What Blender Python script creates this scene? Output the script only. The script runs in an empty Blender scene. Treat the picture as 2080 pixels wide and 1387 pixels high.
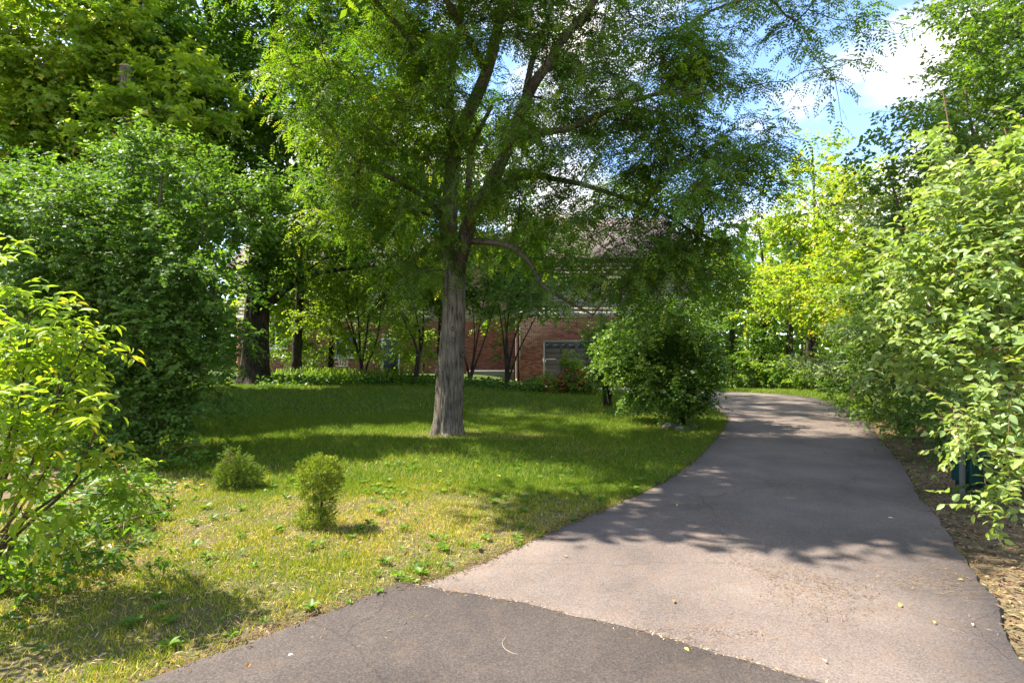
import bpy, math, random
import numpy as np
from mathutils import Matrix, Vector

random.seed(7)
R = np.random.default_rng(11)
S = bpy.context.scene
COL = S.collection

# ------------------------------------------------------------------ camera, sky, sun, exposure
EYE = 1.5
cam = bpy.data.cameras.new('camera')
camo = bpy.data.objects.new('camera', cam); COL.objects.link(camo)
camo.location = (0, 0, EYE); camo.rotation_euler = (math.radians(90), 0, 0)
cam.sensor_width = 36; cam.lens = 20; cam.shift_y = 0.0089
cam.clip_start = 0.05; cam.clip_end = 3000
S.camera = camo

SUN_EL = math.radians(52)
SUN_TO = np.array([-0.95, 0.30])                      # horizontal direction towards the sun
SUN_TO = SUN_TO / np.linalg.norm(SUN_TO)
W = bpy.data.worlds.new('World'); S.world = W; W.use_nodes = True
wn = W.node_tree; wn.nodes.clear()
def wnode(t, **k):
    n = wn.nodes.new(t)
    for a, b in k.items(): setattr(n, a, b)
    return n
sky = wnode('ShaderNodeTexSky', sky_type='NISHITA', sun_disc=False)
sky.sun_elevation = SUN_EL; sky.sun_rotation = math.atan2(SUN_TO[0], SUN_TO[1]) % (2 * math.pi)
sky.air_density = 0.75; sky.dust_density = 0.0; sky.ozone_density = 2.2
bg = wnode('ShaderNodeBackground'); bg.inputs[1].default_value = 0.13
tc = wnode('ShaderNodeTexCoord')
mp = wnode('ShaderNodeMapping'); mp.inputs['Scale'].default_value = (1, 1, 1.9); mp.inputs['Location'].default_value = (7.7, 0.6, 1.14)
nz = wnode('ShaderNodeTexNoise'); nz.inputs['Scale'].default_value = 3.6; nz.inputs['Detail'].default_value = 9; nz.inputs['Roughness'].default_value = 0.52
cr = wnode('ShaderNodeValToRGB'); cr.color_ramp.elements[0].position = 0.465; cr.color_ramp.elements[1].position = 0.65
mx = wnode('ShaderNodeMix', data_type='RGBA'); mx.inputs['B'].default_value = (4.0, 3.65, 3.25, 1)
ou = wnode('ShaderNodeOutputWorld')
L_ = wn.links.new
L_(tc.outputs['Generated'], mp.inputs['Vector']); L_(mp.outputs[0], nz.inputs['Vector']); L_(nz.outputs['Fac'], cr.inputs[0])
L_(cr.outputs[0], mx.inputs['Factor']); L_(sky.outputs[0], mx.inputs['A']); L_(mx.outputs['Result'], bg.inputs[0]); L_(bg.outputs[0], ou.inputs[0])

sun = bpy.data.lights.new('sun', 'SUN'); sun.energy = 3.6; sun.angle = math.radians(0.53); sun.color = (1.0, 0.94, 0.83)
suno = bpy.data.objects.new('sun', sun); COL.objects.link(suno)
sd = Vector((-SUN_TO[0] * math.cos(SUN_EL), -SUN_TO[1] * math.cos(SUN_EL), -math.sin(SUN_EL)))
suno.rotation_euler = sd.to_track_quat('-Z', 'Y').to_euler(); suno.location = (-20, 8, 30)

S.view_settings.view_transform = 'Standard'; S.view_settings.look = 'None'
S.view_settings.gamma = 1; S.view_settings.use_curve_mapping = False
S.view_settings.exposure = 2.1
S.render.engine = 'CYCLES'
S.cycles.max_bounces = 8; S.cycles.diffuse_bounces = 4; S.cycles.transmission_bounces = 6; S.cycles.glossy_bounces = 2
S.cycles.use_denoising = True
S.cycles.sample_clamp_indirect = 6

# ------------------------------------------------------------------ helpers
FPX = 20 / 36 * 2080
def at(px, py, d):                                     # a point of the photograph at distance d -> world
    return np.array([(px - 1040) / FPX * d, d, EYE - (py - 712) / FPX * d])
def ss(a, b, x):
    t = np.clip((np.asarray(x, float) - a) / (b - a), 0, 1); return t * t * (3 - 2 * t)
def unit(v):
    v = np.asarray(v, float); return v / np.maximum(np.linalg.norm(v, axis=-1, keepdims=True), 1e-9)
_perm = np.random.default_rng(3).random((256, 256))
def vnoise(x, y):
    x = np.asarray(x, float); y = np.asarray(y, float)
    xi = np.floor(x).astype(int); yi = np.floor(y).astype(int); fx = x - xi; fy = y - yi
    fx = fx * fx * (3 - 2 * fx); fy = fy * fy * (3 - 2 * fy)
    g = lambda a, b: _perm[a % 256, b % 256]
    return (g(xi, yi) * (1 - fx) + g(xi + 1, yi) * fx) * (1 - fy) + (g(xi, yi + 1) * (1 - fx) + g(xi + 1, yi + 1) * fx) * fy
def fbm(x, y, o=4):
    s = 0; a = 0.5
    for i in range(o): s = s + a * vnoise(x * 2 ** i + 17 * i, y * 2 ** i + 9 * i); a *= .5
    return s / (1 - .5 ** o)
def terr(x, y):
    return .32 * ss(12, 19, y) * ss(2.5, -3, x) - .25 * ss(20, 27, y) * ss(-1.5, 1.5, x)

def np_mesh(name, V, F, mat=None, parent=None, tint=None, smooth=False, kind=None, origin=None):
    """one mesh object from numpy arrays; F is (n,k)"""
    V = np.asarray(V, np.float32); F = np.asarray(F, np.int32)
    if origin is not None: V = V - np.asarray(origin, np.float32)
    me = bpy.data.meshes.new(name)
    n, k = F.shape
    me.vertices.add(len(V)); me.vertices.foreach_set('co', V.ravel())
    me.loops.add(n * k); me.loops.foreach_set('vertex_index', F.ravel())
    me.polygons.add(n); me.polygons.foreach_set('loop_start', np.arange(0, n * k, k, dtype=np.int32))
    try: me.polygons.foreach_set('loop_total', np.full(n, k, np.int32))
    except Exception: pass
    if smooth: me.polygons.foreach_set('use_smooth', np.ones(n, bool))
    if tint is not None:
        a = me.attributes.new('tint', 'FLOAT', 'POINT'); a.data.foreach_set('value', np.asarray(tint, np.float32))
    me.update(calc_edges=True)
    if mat: me.materials.append(mat)
    o = bpy.data.objects.new(name, me); COL.objects.link(o)
    if parent is not None: o.parent = parent
    if kind: o['kind'] = kind
    return o
def thing(name, label, cat, loc, group=None):
    o = bpy.data.objects.new(name, None); COL.objects.link(o); o.empty_display_size = .2
    o.location = [float(v) for v in loc]; o['label'] = label; o['category'] = cat
    if group: o['group'] = group
    return o
def tag(o, label, cat, group=None):
    o['label'] = label; o['category'] = cat
    if group: o['group'] = group
    return o
def join(parts):
    """parts: list of (V,F) with the same face size"""
    Vs, Fs, n = [], [], 0
    for V, F in parts:
        Vs.append(V); Fs.append(np.asarray(F) + n); n += len(V)
    return np.concatenate(Vs), np.concatenate(Fs)
BOXF = np.array([[0, 3, 2, 1], [4, 5, 6, 7], [0, 1, 5, 4], [1, 2, 6, 5], [2, 3, 7, 6], [3, 0, 4, 7]])
def boxVF(x0, x1, y0, y1, z0, z1):
    return np.array([[x0, y0, z0], [x1, y0, z0], [x1, y1, z0], [x0, y1, z0], [x0, y0, z1], [x1, y0, z1], [x1, y1, z1], [x0, y1, z1]], float), BOXF
def box(name, b, mat, parent=None, origin=None, kind=None, bev=0):
    V, F = boxVF(*b); o = np_mesh(name, V, F, mat, parent, origin=origin, kind=kind)
    if bev:
        m = o.modifiers.new('bevel', 'BEVEL'); m.width = bev; m.segments = 2
    return o

def spline(P, n):
    """Catmull-Rom through rows of P resampled to n rows"""
    P = np.asarray(P, float); Q = np.vstack([2 * P[0] - P[1], P, 2 * P[-1] - P[-2]])
    t = np.linspace(0, len(P) - 1 - 1e-6, n); i = t.astype(int); f = (t - i)[:, None]
    a, b, c, d = Q[i], Q[i + 1], Q[i + 2], Q[i + 3]
    return .5 * (2 * b + (c - a) * f + (2 * a - 5 * b + 4 * c - d) * f ** 2 + (3 * b - a - 3 * c + d) * f ** 3)
def tubeVF(P, r, sides=6, ridge=0, rng=R, cap=False):
    P = np.asarray(P, float); n = len(P); r = np.asarray(r, float)
    T = unit(np.gradient(P, axis=0))
    ref = np.array([1., 0, 0]) if abs(T[0, 0]) < .9 else np.array([0, 1., 0])
    U = []; u = ref
    for t in T:
        u = u - t * np.dot(u, t); u = u / (np.linalg.norm(u) + 1e-9); U.append(u)
    U = np.array(U); Vv = np.cross(T, U)
    a = np.linspace(0, 2 * np.pi, sides, endpoint=False)
    rr = r[:, None] * np.ones(sides)
    if ridge:
        base = rng.normal(0, 1, sides); z = np.arange(n) / 2.2
        rg = np.array([[vnoise(k * 1.7 + 3, zz + k * .37) for k in range(sides)] for zz in z])
        rr = rr * (1 + ridge * (base * .55 + (rg - .5) * 1.6))
    V = P[:, None] + rr[..., None] * (np.cos(a)[None, :, None] * U[:, None] + np.sin(a)[None, :, None] * Vv[:, None])
    i = np.arange(n - 1)[:, None]; j = np.arange(sides)[None]; j2 = (j + 1) % sides
    F = np.stack([i * sides + j, i * sides + j2, (i + 1) * sides + j2, (i + 1) * sides + j], -1).reshape(-1, 4)
    return V.reshape(-1, 3), F

# ------------------------------------------------------------------ materials
def new_mat(name):
    m = bpy.data.materials.new(name); m.use_nodes = True; nt = m.node_tree; nt.nodes.clear()
    def N(t, **k):
        n = nt.nodes.new(t)
        for a, b in k.items(): setattr(n, a, b)
        return n
    return m, nt, N, nt.links.new
def ramp(N, stops):
    n = N('ShaderNodeValToRGB'); e = n.color_ramp.elements
    while len(e) < len(stops): e.new(.5)
    for x, (p, c) in zip(e, stops): x.position = p; x.color = (*c, 1)
    return n
def leaf_mat(name, stops, trans=.38, rough=.45, spec=.35, tcol=(1.55, 1.6, .5), gain=1.85):
    m, nt, N, L = new_mat(name)
    at_ = N('ShaderNodeAttribute', attribute_name='tint'); cr = ramp(N, [(q, tuple(min(.85, v * gain * w) for v, w in zip(c, (1.12, 1.0, .72)))) for q, c in stops]); L(at_.outputs['Fac'], cr.inputs[0])
    p = N('ShaderNodeBsdfPrincipled'); p.inputs['Roughness'].default_value = rough; p.inputs['Specular IOR Level'].default_value = spec
    L(cr.outputs[0], p.inputs['Base Color'])
    mu = N('ShaderNodeMix', data_type='RGBA', blend_type='MULTIPLY'); mu.inputs['Factor'].default_value = 1; mu.inputs['B'].default_value = (*tcol, 1)
    L(cr.outputs[0], mu.inputs['A'])
    t = N('ShaderNodeBsdfTranslucent'); L(mu.outputs['Result'], t.inputs[0])
    ms = N('ShaderNodeMixShader'); ms.inputs[0].default_value = min(.55, trans * 1.18); L(p.outputs[0], ms.inputs[1]); L(t.outputs[0], ms.inputs[2])
    o = N('ShaderNodeOutputMaterial'); L(ms.outputs[0], o.inputs[0]); return m
def bark_mat(name, c0, c1, c2, scale=6, stretch=.18, bump=.6):
    m, nt, N, L = new_mat(name)
    tc = N('ShaderNodeTexCoord'); mp = N('ShaderNodeMapping'); mp.inputs['Scale'].default_value = (1, 1, stretch); L(tc.outputs['Object'], mp.inputs[0])
    n1 = N('ShaderNodeTexNoise'); n1.inputs['Scale'].default_value = scale * 5; n1.inputs['Detail'].default_value = 6; n1.inputs['Roughness'].default_value = .65; L(mp.outputs[0], n1.inputs[0])
    n2 = N('ShaderNodeTexNoise'); n2.inputs['Scale'].default_value = 2.5; n2.inputs['Detail'].default_value = 4; L(tc.outputs['Object'], n2.inputs[0])
    r1 = ramp(N, [(.38, c0), (.47, c1), (.66, c2)]); L(n1.outputs[0], r1.inputs[0])
    r2 = ramp(N, [(.38, (.55, .55, .5)), (.62, (1.15, 1.12, 1.05))]); L(n2.outputs[0], r2.inputs[0])
    mu = N('ShaderNodeMix', data_type='RGBA', blend_type='MULTIPLY'); mu.inputs['Factor'].default_value = .8
    L(r1.outputs[0], mu.inputs['A']); L(r2.outputs[0], mu.inputs['B'])
    p = N('ShaderNodeBsdfPrincipled'); p.inputs['Roughness'].default_value = .9; p.inputs['Specular IOR Level'].default_value = .15
    L(mu.outputs['Result'], p.inputs['Base Color'])
    b = N('ShaderNodeBump'); b.inputs['Strength'].default_value = bump; b.inputs['Distance'].default_value = .03; L(n1.outputs[0], b.inputs['Height']); L(b.outputs[0], p.inputs['Normal'])
    o = N('ShaderNodeOutputMaterial'); L(p.outputs[0], o.inputs[0]); return m
def plain_mat(name, c, rough=.6, var=.12, scale=30, spec=.3, metal=0, bump=0):
    m, nt, N, L = new_mat(name)
    tc = N('ShaderNodeTexCoord'); n1 = N('ShaderNodeTexNoise'); n1.inputs['Scale'].default_value = scale; n1.inputs['Detail'].default_value = 5; L(tc.outputs['Object'], n1.inputs[0])
    r1 = ramp(N, [(.3, tuple(v * (1 - var) for v in c)), (.7, tuple(min(1, v * (1 + var)) for v in c))]); L(n1.outputs[0], r1.inputs[0])
    p = N('ShaderNodeBsdfPrincipled'); p.inputs['Roughness'].default_value = rough; p.inputs['Specular IOR Level'].default_value = spec; p.inputs['Metallic'].default_value = metal
    L(r1.outputs[0], p.inputs['Base Color'])
    if bump:
        b = N('ShaderNodeBump'); b.inputs['Strength'].default_value = bump; b.inputs['Distance'].default_value = .01; L(n1.outputs[0], b.inputs['Height']); L(b.outputs[0], p.inputs['Normal'])
    o = N('ShaderNodeOutputMaterial'); L(p.outputs[0], o.inputs[0]); return m
def tint_mat(name, stops, rough=.85, spec=.15):
    m, nt, N, L = new_mat(name)
    a = N('ShaderNodeAttribute', attribute_name='tint'); cr = ramp(N, stops); L(a.outputs['Fac'], cr.inputs[0])
    p = N('ShaderNodeBsdfPrincipled'); p.inputs['Roughness'].default_value = rough; p.inputs['Specular IOR Level'].default_value = spec; L(cr.outputs[0], p.inputs['Base Color'])
    o = N('ShaderNodeOutputMaterial'); L(p.outputs[0], o.inputs[0]); return m

def asphalt_mat(name, dark, mid, light, brown, brown_amt):
    m, nt, N, L = new_mat(name)
    tc = N('ShaderNodeTexCoord'); O = tc.outputs['Object']
    def noise(s, d=4, r=.55):
        n = N('ShaderNodeTexNoise'); n.inputs['Scale'].default_value = s; n.inputs['Detail'].default_value = d; n.inputs['Roughness'].default_value = r; L(O, n.inputs[0]); return n
    fine = noise(95, 4, .8); grit = N('ShaderNodeTexVoronoi'); grit.inputs['Scale'].default_value = 62; L(O, grit.inputs[0])
    r1 = ramp(N, [(.30, dark), (.5, mid), (.74, light)]); L(fine.outputs[0], r1.inputs[0])
    big = noise(.9, 5, .6); rb = ramp(N, [(.33, (.68, .68, .69)), (.67, (1.18, 1.16, 1.13))]); L(big.outputs[0], rb.inputs[0])
    mu = N('ShaderNodeMix', data_type='RGBA', blend_type='MULTIPLY'); mu.inputs['Factor'].default_value = 1; L(r1.outputs[0], mu.inputs['A']); L(rb.outputs[0], mu.inputs['B'])
    spk = ramp(N, [(.0, (1.9, 1.85, 1.8)), (.13, (1, 1, 1))]); L(grit.outputs['Distance'], spk.inputs[0])
    gc = N('ShaderNodeTexWhiteNoise'); L(grit.outputs['Position'], gc.inputs['Vector']); gr = ramp(N, [(.80, (0, 0, 0)), (.82, (1, 1, 1))]); L(gc.outputs['Value'], gr.inputs[0])
    m2 = N('ShaderNodeMix', data_type='RGBA', blend_type='MULTIPLY'); L(gr.outputs[0], m2.inputs['Factor']); L(mu.outputs['Result'], m2.inputs['A']); L(spk.outputs[0], m2.inputs['B'])
    med = noise(7, 6, .65); rm = ramp(N, [(.50, (0, 0, 0)), (.72, (1, 1, 1))]); L(med.outputs[0], rm.inputs[0])
    bm = N('ShaderNodeMath', operation='MULTIPLY'); bm.inputs[1].default_value = brown_amt; L(rm.outputs[0], bm.inputs[0])
    m3 = N('ShaderNodeMix', data_type='RGBA'); m3.inputs['B'].default_value = (*brown, 1); L(bm.outputs[0], m3.inputs['Factor']); L(m2.outputs['Result'], m3.inputs['A'])
    # hairline cracks
    wob = noise(2.2, 4); wv = N('ShaderNodeMix', data_type='RGBA'); wv.inputs['Factor'].default_value = .22; L(O, wv.inputs['A']); L(wob.outputs['Color'], wv.inputs['B'])
    ck = N('ShaderNodeTexVoronoi', feature='DISTANCE_TO_EDGE'); ck.inputs['Scale'].default_value = .55; L(wv.outputs['Result'], ck.inputs[0])
    rc = ramp(N, [(.0, (.55, .55, .55)), (.004, (1, 1, 1))]); L(ck.outputs[0], rc.inputs[0])
    m4 = N('ShaderNodeMix', data_type='RGBA', blend_type='MULTIPLY'); m4.inputs['Factor'].default_value = .6; L(m3.outputs['Result'], m4.inputs['A']); L(rc.outputs[0], m4.inputs['B'])
    p = N('ShaderNodeBsdfPrincipled'); p.inputs['Roughness'].default_value = .88; p.inputs['Specular IOR Level'].default_value = .25; L(m4.outputs['Result'], p.inputs['Base Color'])
    b = N('ShaderNodeBump'); b.inputs['Strength'].default_value = .5; b.inputs['Distance'].default_value = .004; L(fine.outputs[0], b.inputs['Height']); L(b.outputs[0], p.inputs['Normal'])
    o = N('ShaderNodeOutputMaterial'); L(p.outputs[0], o.inputs[0]); return m

def ground_mat():
    m, nt, N, L = new_mat('ground_soil')
    tc = N('ShaderNodeTexCoord'); O = tc.outputs['Object']
    n1 = N('ShaderNodeTexNoise'); n1.inputs['Scale'].default_value = 60; n1.inputs['Detail'].default_value = 6; n1.inputs['Roughness'].default_value = .7; L(O, n1.inputs[0])
    n2 = N('ShaderNodeTexNoise'); n2.inputs['Scale'].default_value = 5; n2.inputs['Detail'].default_value = 6; L(O, n2.inputs[0])
    soil = ramp(N, [(.30, (.075, .050, .032)), (.5, (.19, .135, .080)), (.70, (.36, .275, .165))]); L(n1.outputs[0], soil.inputs[0])
    green = ramp(N, [(.30, (.028, .050, .010)), (.5, (.058, .092, .017)), (.72, (.115, .150, .032))]); L(n1.outputs[0], green.inputs[0])
    a = N('ShaderNodeAttribute', attribute_name='tint')
    ad = N('ShaderNodeMath', operation='ADD'); L(a.outputs['Fac'], ad.inputs[0])
    sb = N('ShaderNodeMath', operation='MULTIPLY_ADD'); sb.inputs[1].default_value = 1.2; sb.inputs[2].default_value = -.6; L(n2.outputs[0], sb.inputs[0]); L(sb.outputs[0], ad.inputs[1])
    mx = N('ShaderNodeMix', data_type='RGBA'); L(ad.outputs[0], mx.inputs['Factor']); L(soil.outputs[0], mx.inputs['A']); L(green.outputs[0], mx.inputs['B'])
    p = N('ShaderNodeBsdfPrincipled'); p.inputs['Roughness'].default_value = .95; p.inputs['Specular IOR Level'].default_value = .1; L(mx.outputs['Result'], p.inputs['Base Color'])
    b = N('ShaderNodeBump'); b.inputs['Strength'].default_value = .8; b.inputs['Distance'].default_value = .02; L(n1.outputs[0], b.inputs['Height']); L(b.outputs[0], p.inputs['Normal'])
    o = N('ShaderNodeOutputMaterial'); L(p.outputs[0], o.inputs[0]); return m

M = {}
M['locust'] = leaf_mat('locust_leaf', [(0, (.030, .070, .013)), (.45, (.054, .112, .018)), (.8, (.108, .168, .024)), (1, (.210, .225, .030))], trans=.40, rough=.5, spec=.25)
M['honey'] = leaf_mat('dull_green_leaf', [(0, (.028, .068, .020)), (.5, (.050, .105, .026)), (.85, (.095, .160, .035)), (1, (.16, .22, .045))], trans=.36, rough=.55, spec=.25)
M['maple'] = leaf_mat('maple_leaf', [(0, (.052, .108, .020)), (.5, (.094, .158, .028)), (.85, (.155, .205, .034)), (1, (.240, .225, .038))], trans=.47, rough=.5, spec=.3)
M['goldmaple'] = leaf_mat('young_maple_leaf', [(0, (.058, .120, .020)), (.5, (.100, .165, .028)), (.8, (.160, .200, .032)), (1, (.280, .200, .036))], trans=.45, rough=.5, spec=.3)
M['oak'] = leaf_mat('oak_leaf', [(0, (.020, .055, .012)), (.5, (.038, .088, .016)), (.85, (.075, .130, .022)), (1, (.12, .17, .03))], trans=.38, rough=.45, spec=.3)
M['cherry'] = leaf_mat('cherry_leaf', [(0, (.066, .120, .020)), (.5, (.106, .180, .026)), (.85, (.168, .222, .030)), (1, (.260, .225, .034))], trans=.45, rough=.5, spec=.25)
M['dogwood'] = leaf_mat('pale_shrub_leaf', [(0, (.070, .125, .055)), (.5, (.115, .178, .080)), (.88, (.175, .230, .085)), (1, (.290, .300, .050))], trans=.33, rough=.42, spec=.45)
M['hedge'] = leaf_mat('hedge_leaf', [(0, (.028, .068, .016)), (.5, (.055, .110, .022)), (.85, (.105, .165, .030)), (1, (.19, .22, .035))], trans=.38, rough=.42, spec=.4)
M['spruce'] = leaf_mat('spruce_needle', [(0, (.040, .072, .040)), (.5, (.072, .112, .062)), (1, (.125, .160, .080))], trans=.10, rough=.6, spec=.2)
M['conifer'] = leaf_mat('young_conifer_needle', [(0, (.045, .080, .022)), (.5, (.100, .150, .026)), (1, (.230, .255, .030))], trans=.2, rough=.6, spec=.2)
M['darkneedle'] = leaf_mat('dark_needle', [(0, (.020, .042, .018)), (.5, (.034, .064, .024)), (1, (.060, .095, .030))], trans=.12, rough=.6, spec=.2)
M['strap'] = leaf_mat('strap_leaf', [(0, (.040, .090, .018)), (.5, (.085, .150, .026)), (1, (.150, .220, .035))], trans=.4, rough=.4, spec=.4)
M['iris'] = leaf_mat('iris_leaf', [(0, (.035, .075, .040)), (.5, (.060, .115, .060)), (1, (.095, .160, .070))], trans=.3, rough=.45, spec=.4)
M['cover'] = leaf_mat('ground_cover_leaf', [(0, (.025, .065, .012)), (.5, (.050, .110, .018)), (1, (.110, .175, .026))], trans=.4, rough=.45, spec=.3)
M['grass'] = leaf_mat('grass_blade', [(0, (.036, .082, .012)), (.38, (.080, .128, .013)), (.58, (.155, .175, .020)), (.78, (.250, .215, .070)), (1, (.38, .31, .17))], trans=.35, rough=.55, spec=.2, tcol=(1.40, 1.4, .6), gain=2.0)
M['flower'] = leaf_mat('azalea_flower', [(0, (.34, .035, .05)), (.6, (.46, .060, .070)), (1, (.50, .14, .09))], trans=.3, rough=.5, tcol=(1.1, .9, .9), gain=1.0)
M['litter'] = tint_mat('dry_litter', [(0, (.07, .042, .025)), (.4, (.20, .125, .065)), (.75, (.36, .25, .13)), (1, (.52, .40, .24))])
M['locust_bark'] = bark_mat('locust_bark', (.070, .055, .042), (.190, .157, .124), (.290, .250, .205), 7, .12, 1.0)
M['limb_bark'] = bark_mat('limb_bark', (.060, .046, .034), (.130, .100, .074), (.200, .160, .120), 8, .2, .7)
M['dark_bark'] = bark_mat('dark_bark', (.020, .015, .012), (.055, .042, .033), (.100, .080, .064), 5, .14, .9)
M['twig'] = bark_mat('twig_bark', (.060, .042, .028), (.125, .090, .060), (.20, .15, .10), 20, .4, .2)
M['shoot'] = plain_mat('reddish_shoot', (.24, .13, .07), .6, .2)

# ------------------------------------------------------------------ setting: ground, driveway
PAIRS = [((-4.5, -3), (5.0, -3)), ((-3.0, 1.0), (2.25, 1.0)), ((-1.62, 2.57), (2.42, 2.65)), ((-.966, 3.28), (2.86, 3.35)), ((-.30, 3.87), (3.12, 3.87)),
         ((.46, 4.84), (3.72, 4.95)), ((1.26, 5.8), (4.25, 6.0)), ((2.32, 7.4), (5.12, 7.5)), ((3.5, 9.7), (6.35, 9.9)), ((4.35, 11.55), (7.2, 11.4)),
         ((4.78, 12.6), (7.9, 13.0)), ((5.0, 13.75), (8.7, 15.0)), ((5.18, 15.3), (9.3, 16.8)), ((5.15, 17.5), (9.45, 18.2)), ((4.6, 20.0), (8.9, 19.7)),
         ((3.2, 22.5), (7.4, 21.0)), ((1.8, 25.0), (7.0, 23.5)), ((1.5, 27.9), (7.0, 27.9))]
ND = 520
EL = spline([p[0] for p in PAIRS], ND); ER = spline([p[1] for p in PAIRS], ND)
def rough_edge(E, seed, amp):
    s = np.arange(len(E)) * .18
    T = unit(np.gradient(E, axis=0)); Nn = np.stack([T[:, 1], -T[:, 0]], 1)
    return E + Nn * ((fbm(s * 1.3, s * 0 + seed, 4) - .5) * amp)[:, None]
ELj = rough_edge(EL, 5, .06); ERj = rough_edge(ER, 60, .05)
POLY = np.vstack([EL, ER[::-1]])[::3]
def on_drive(x, y, ):
    x = np.asarray(x); y = np.asarray(y); c = np.zeros(x.shape, bool); P = POLY; n = len(P)
    for i in range(n):
        a = P[i]; b = P[i - 1]
        hit = ((a[1] > y) != (b[1] > y))
        c ^= hit & (x < (b[0] - a[0]) * (y - a[1]) / (b[1] - a[1] + 1e-12) + a[0])
    return c
EDGE = np.vstack([EL, ER])[::2]
def edge_dist(x, y):
    d = np.full(np.shape(x), 1e9)
    for e in EDGE: d = np.minimum(d, (x - e[0]) ** 2 + (y - e[1]) ** 2)
    return np.sqrt(d)
def lush(x, y):
    """how thick the turf is: thin and strawy near the road and the hedges, thick in mid lawn"""
    x = np.asarray(x, float); y = np.asarray(y, float)
    v = .42 + .62 * ss(4.6, 7.2, y + .25 * x) + .25 * ss(.5, 1.6, x) * ss(9, 5, y) * ss(4.2, 5.6, y)
    v = v - .5 * ss(-4.0, -5.6, x) * ss(11, 8, y)
    v = v + (fbm(x * 1.1 + 5, y * 1.1, 4) - .5) * .9
    v = v - .55 * np.exp(-((x + 1.1) ** 2 + (y - 10.2) ** 2) / .55) - .5 * np.exp(-((x - .35) ** 2 / .6 + (y - 9.9) ** 2 / .25)) - .5 * np.exp(-((x - 3.0) ** 2 / .8 + (y - 13.0) ** 2 / 1.2))
    right = (x > np.interp(y, ER[:, 1][:380], ER[:, 0][:380])) & (y < 15)
    v = np.where(right, .10 + .55 * ss(9.5, 13, y), v)
    return np.clip(v, 0, 1)

def lines(lo, hi, step, far):
    core = np.arange(lo, hi + 1e-6, step); ext = np.array([1, 2.5, 5, 10, 20, 45, 100, 220, 500, 900.])
    return np.concatenate([lo - ext[::-1] * far, core, hi + ext * far])
gx = lines(-16, 16, .25, 1.); gy = lines(-5, 30, .25, 1.)
GX, GY = np.meshgrid(gx, gy)
GZ = terr(GX, GY) + (fbm(GX * .9, GY * .9, 3) - .5) * .035 * ss(.1, .8, edge_dist(GX, GY)) * ~on_drive(GX, GY)
GZ = np.where(on_drive(GX, GY), GZ - .012, GZ)
gv = np.stack([GX, GY, GZ], -1).reshape(-1, 3); nx, ny = len(gx), len(gy)
ii = np.arange(ny - 1)[:, None] * nx + np.arange(nx - 1)[None]
gf = np.stack([ii, ii + 1, ii + nx + 1, ii + nx], -1).reshape(-1, 4)
np_mesh('ground', gv, gf, ground_mat(), tint=(lush(GX, GY)).ravel(), smooth=True, kind='structure')

def road(name, A, B, off, mat, k=7, skirt=.05):
    t = np.linspace(0, 1, k)[None, :, None]
    P = A[:, None] * (1 - t) + B[:, None] * t
    Z = terr(P[..., 0], P[..., 1]) + off
    V = np.concatenate([P, Z[..., None]], -1)
    lo = V[:, :1].copy(); lo[..., 2] -= skirt; lo[..., 0] -= .02; hi = V[:, -1:].copy(); hi[..., 2] -= skirt; hi[..., 0] += .02
    V = np.concatenate([lo, V, hi], 1); n, m = V.shape[:2]
    i = np.arange(n - 1)[:, None] * m + np.arange(m - 1)[None]
    F = np.stack([i, i + 1, i + m + 1, i + m], -1).reshape(-1, 4)
    return np_mesh(name, V.reshape(-1, 3), F, mat, kind='structure')
M['drive'] = asphalt_mat('old_asphalt', (.075, .058, .048), (.168, .134, .115), (.272, .226, .196), (.20, .13, .085), .42)
M['apron'] = asphalt_mat('newer_asphalt', (.036, .029, .025), (.078, .063, .055), (.155, .130, .115), (.20, .13, .08), .16)
road('driveway', ELj, ERj, .018, M['drive'])
# darker, newer strip of asphalt where the drive meets the street
seam = spline([(-.72, 3.64), (-.118, 3.40), (.38, 3.15), (.868, 2.86), (1.33, 2.57), (2.0, 2.05), (2.5, 1.5)], 90)
sm = rough_edge(seam, 90, .07)
near = spline([(-.97, 3.27), (-1.62, 2.57), (-2.35, 1.75), (-3.0, 1.0), (-3.6, 0), (-4.2, -2), (-4.5, -3)], 90); near = rough_edge(near, 140, .05)
road('street_apron', near + np.array([.0, 0]), sm, .028, M['apron'], k=9, skirt=.014)

# ------------------------------------------------------------------ vegetation helpers
T_DIA = (np.array([[0, 0, 0], [.42, .5, .07], [1, 0, -.05], [.42, -.5, .07]]), np.array([[0, 3, 2, 1]]))
T_TRI = (np.array([[0, -.5, 0], [0, .5, 0], [1, 0, 0]]), np.array([[0, 1, 2]]))
T_OVAL = (np.array([[0, 0, 0], [.30, .46, .10], [.66, .42, .07], [1, 0, -.10], [.66, -.42, .07], [.30, -.46, .10], [.45, 0, 0.0]]),
          np.array([[0, 6, 1], [1, 6, 2], [2, 6, 3], [3, 6, 4], [4, 6, 5], [5, 6, 0]]))
T_LANCE = (np.array([[0, 0, 0], [.25, .42, .10], [.55, .44, .08], [.82, .2, -.02], [1, 0, -.14], [.82, -.2, -.02], [.55, -.44, .08], [.25, -.42, .10], [.4, 0, .01], [.72, 0, -.03]]),
           np.array([[0, 8, 1], [1, 8, 2], [2, 8, 9], [2, 9, 3], [3, 9, 4], [4, 9, 5], [5, 9, 6], [6, 9, 8], [6, 8, 7], [7, 8, 0]]))
T_ROUND = (np.array([[0, 0, 0], [.18, .36, .06], [.50, .50, .10], [.80, .32, .05], [1, 0, -.06], [.80, -.32, .05], [.50, -.5, .10], [.18, -.36, .06], [.35, 0, -.01], [.68, 0, -.01]]), T_LANCE[1])
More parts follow.
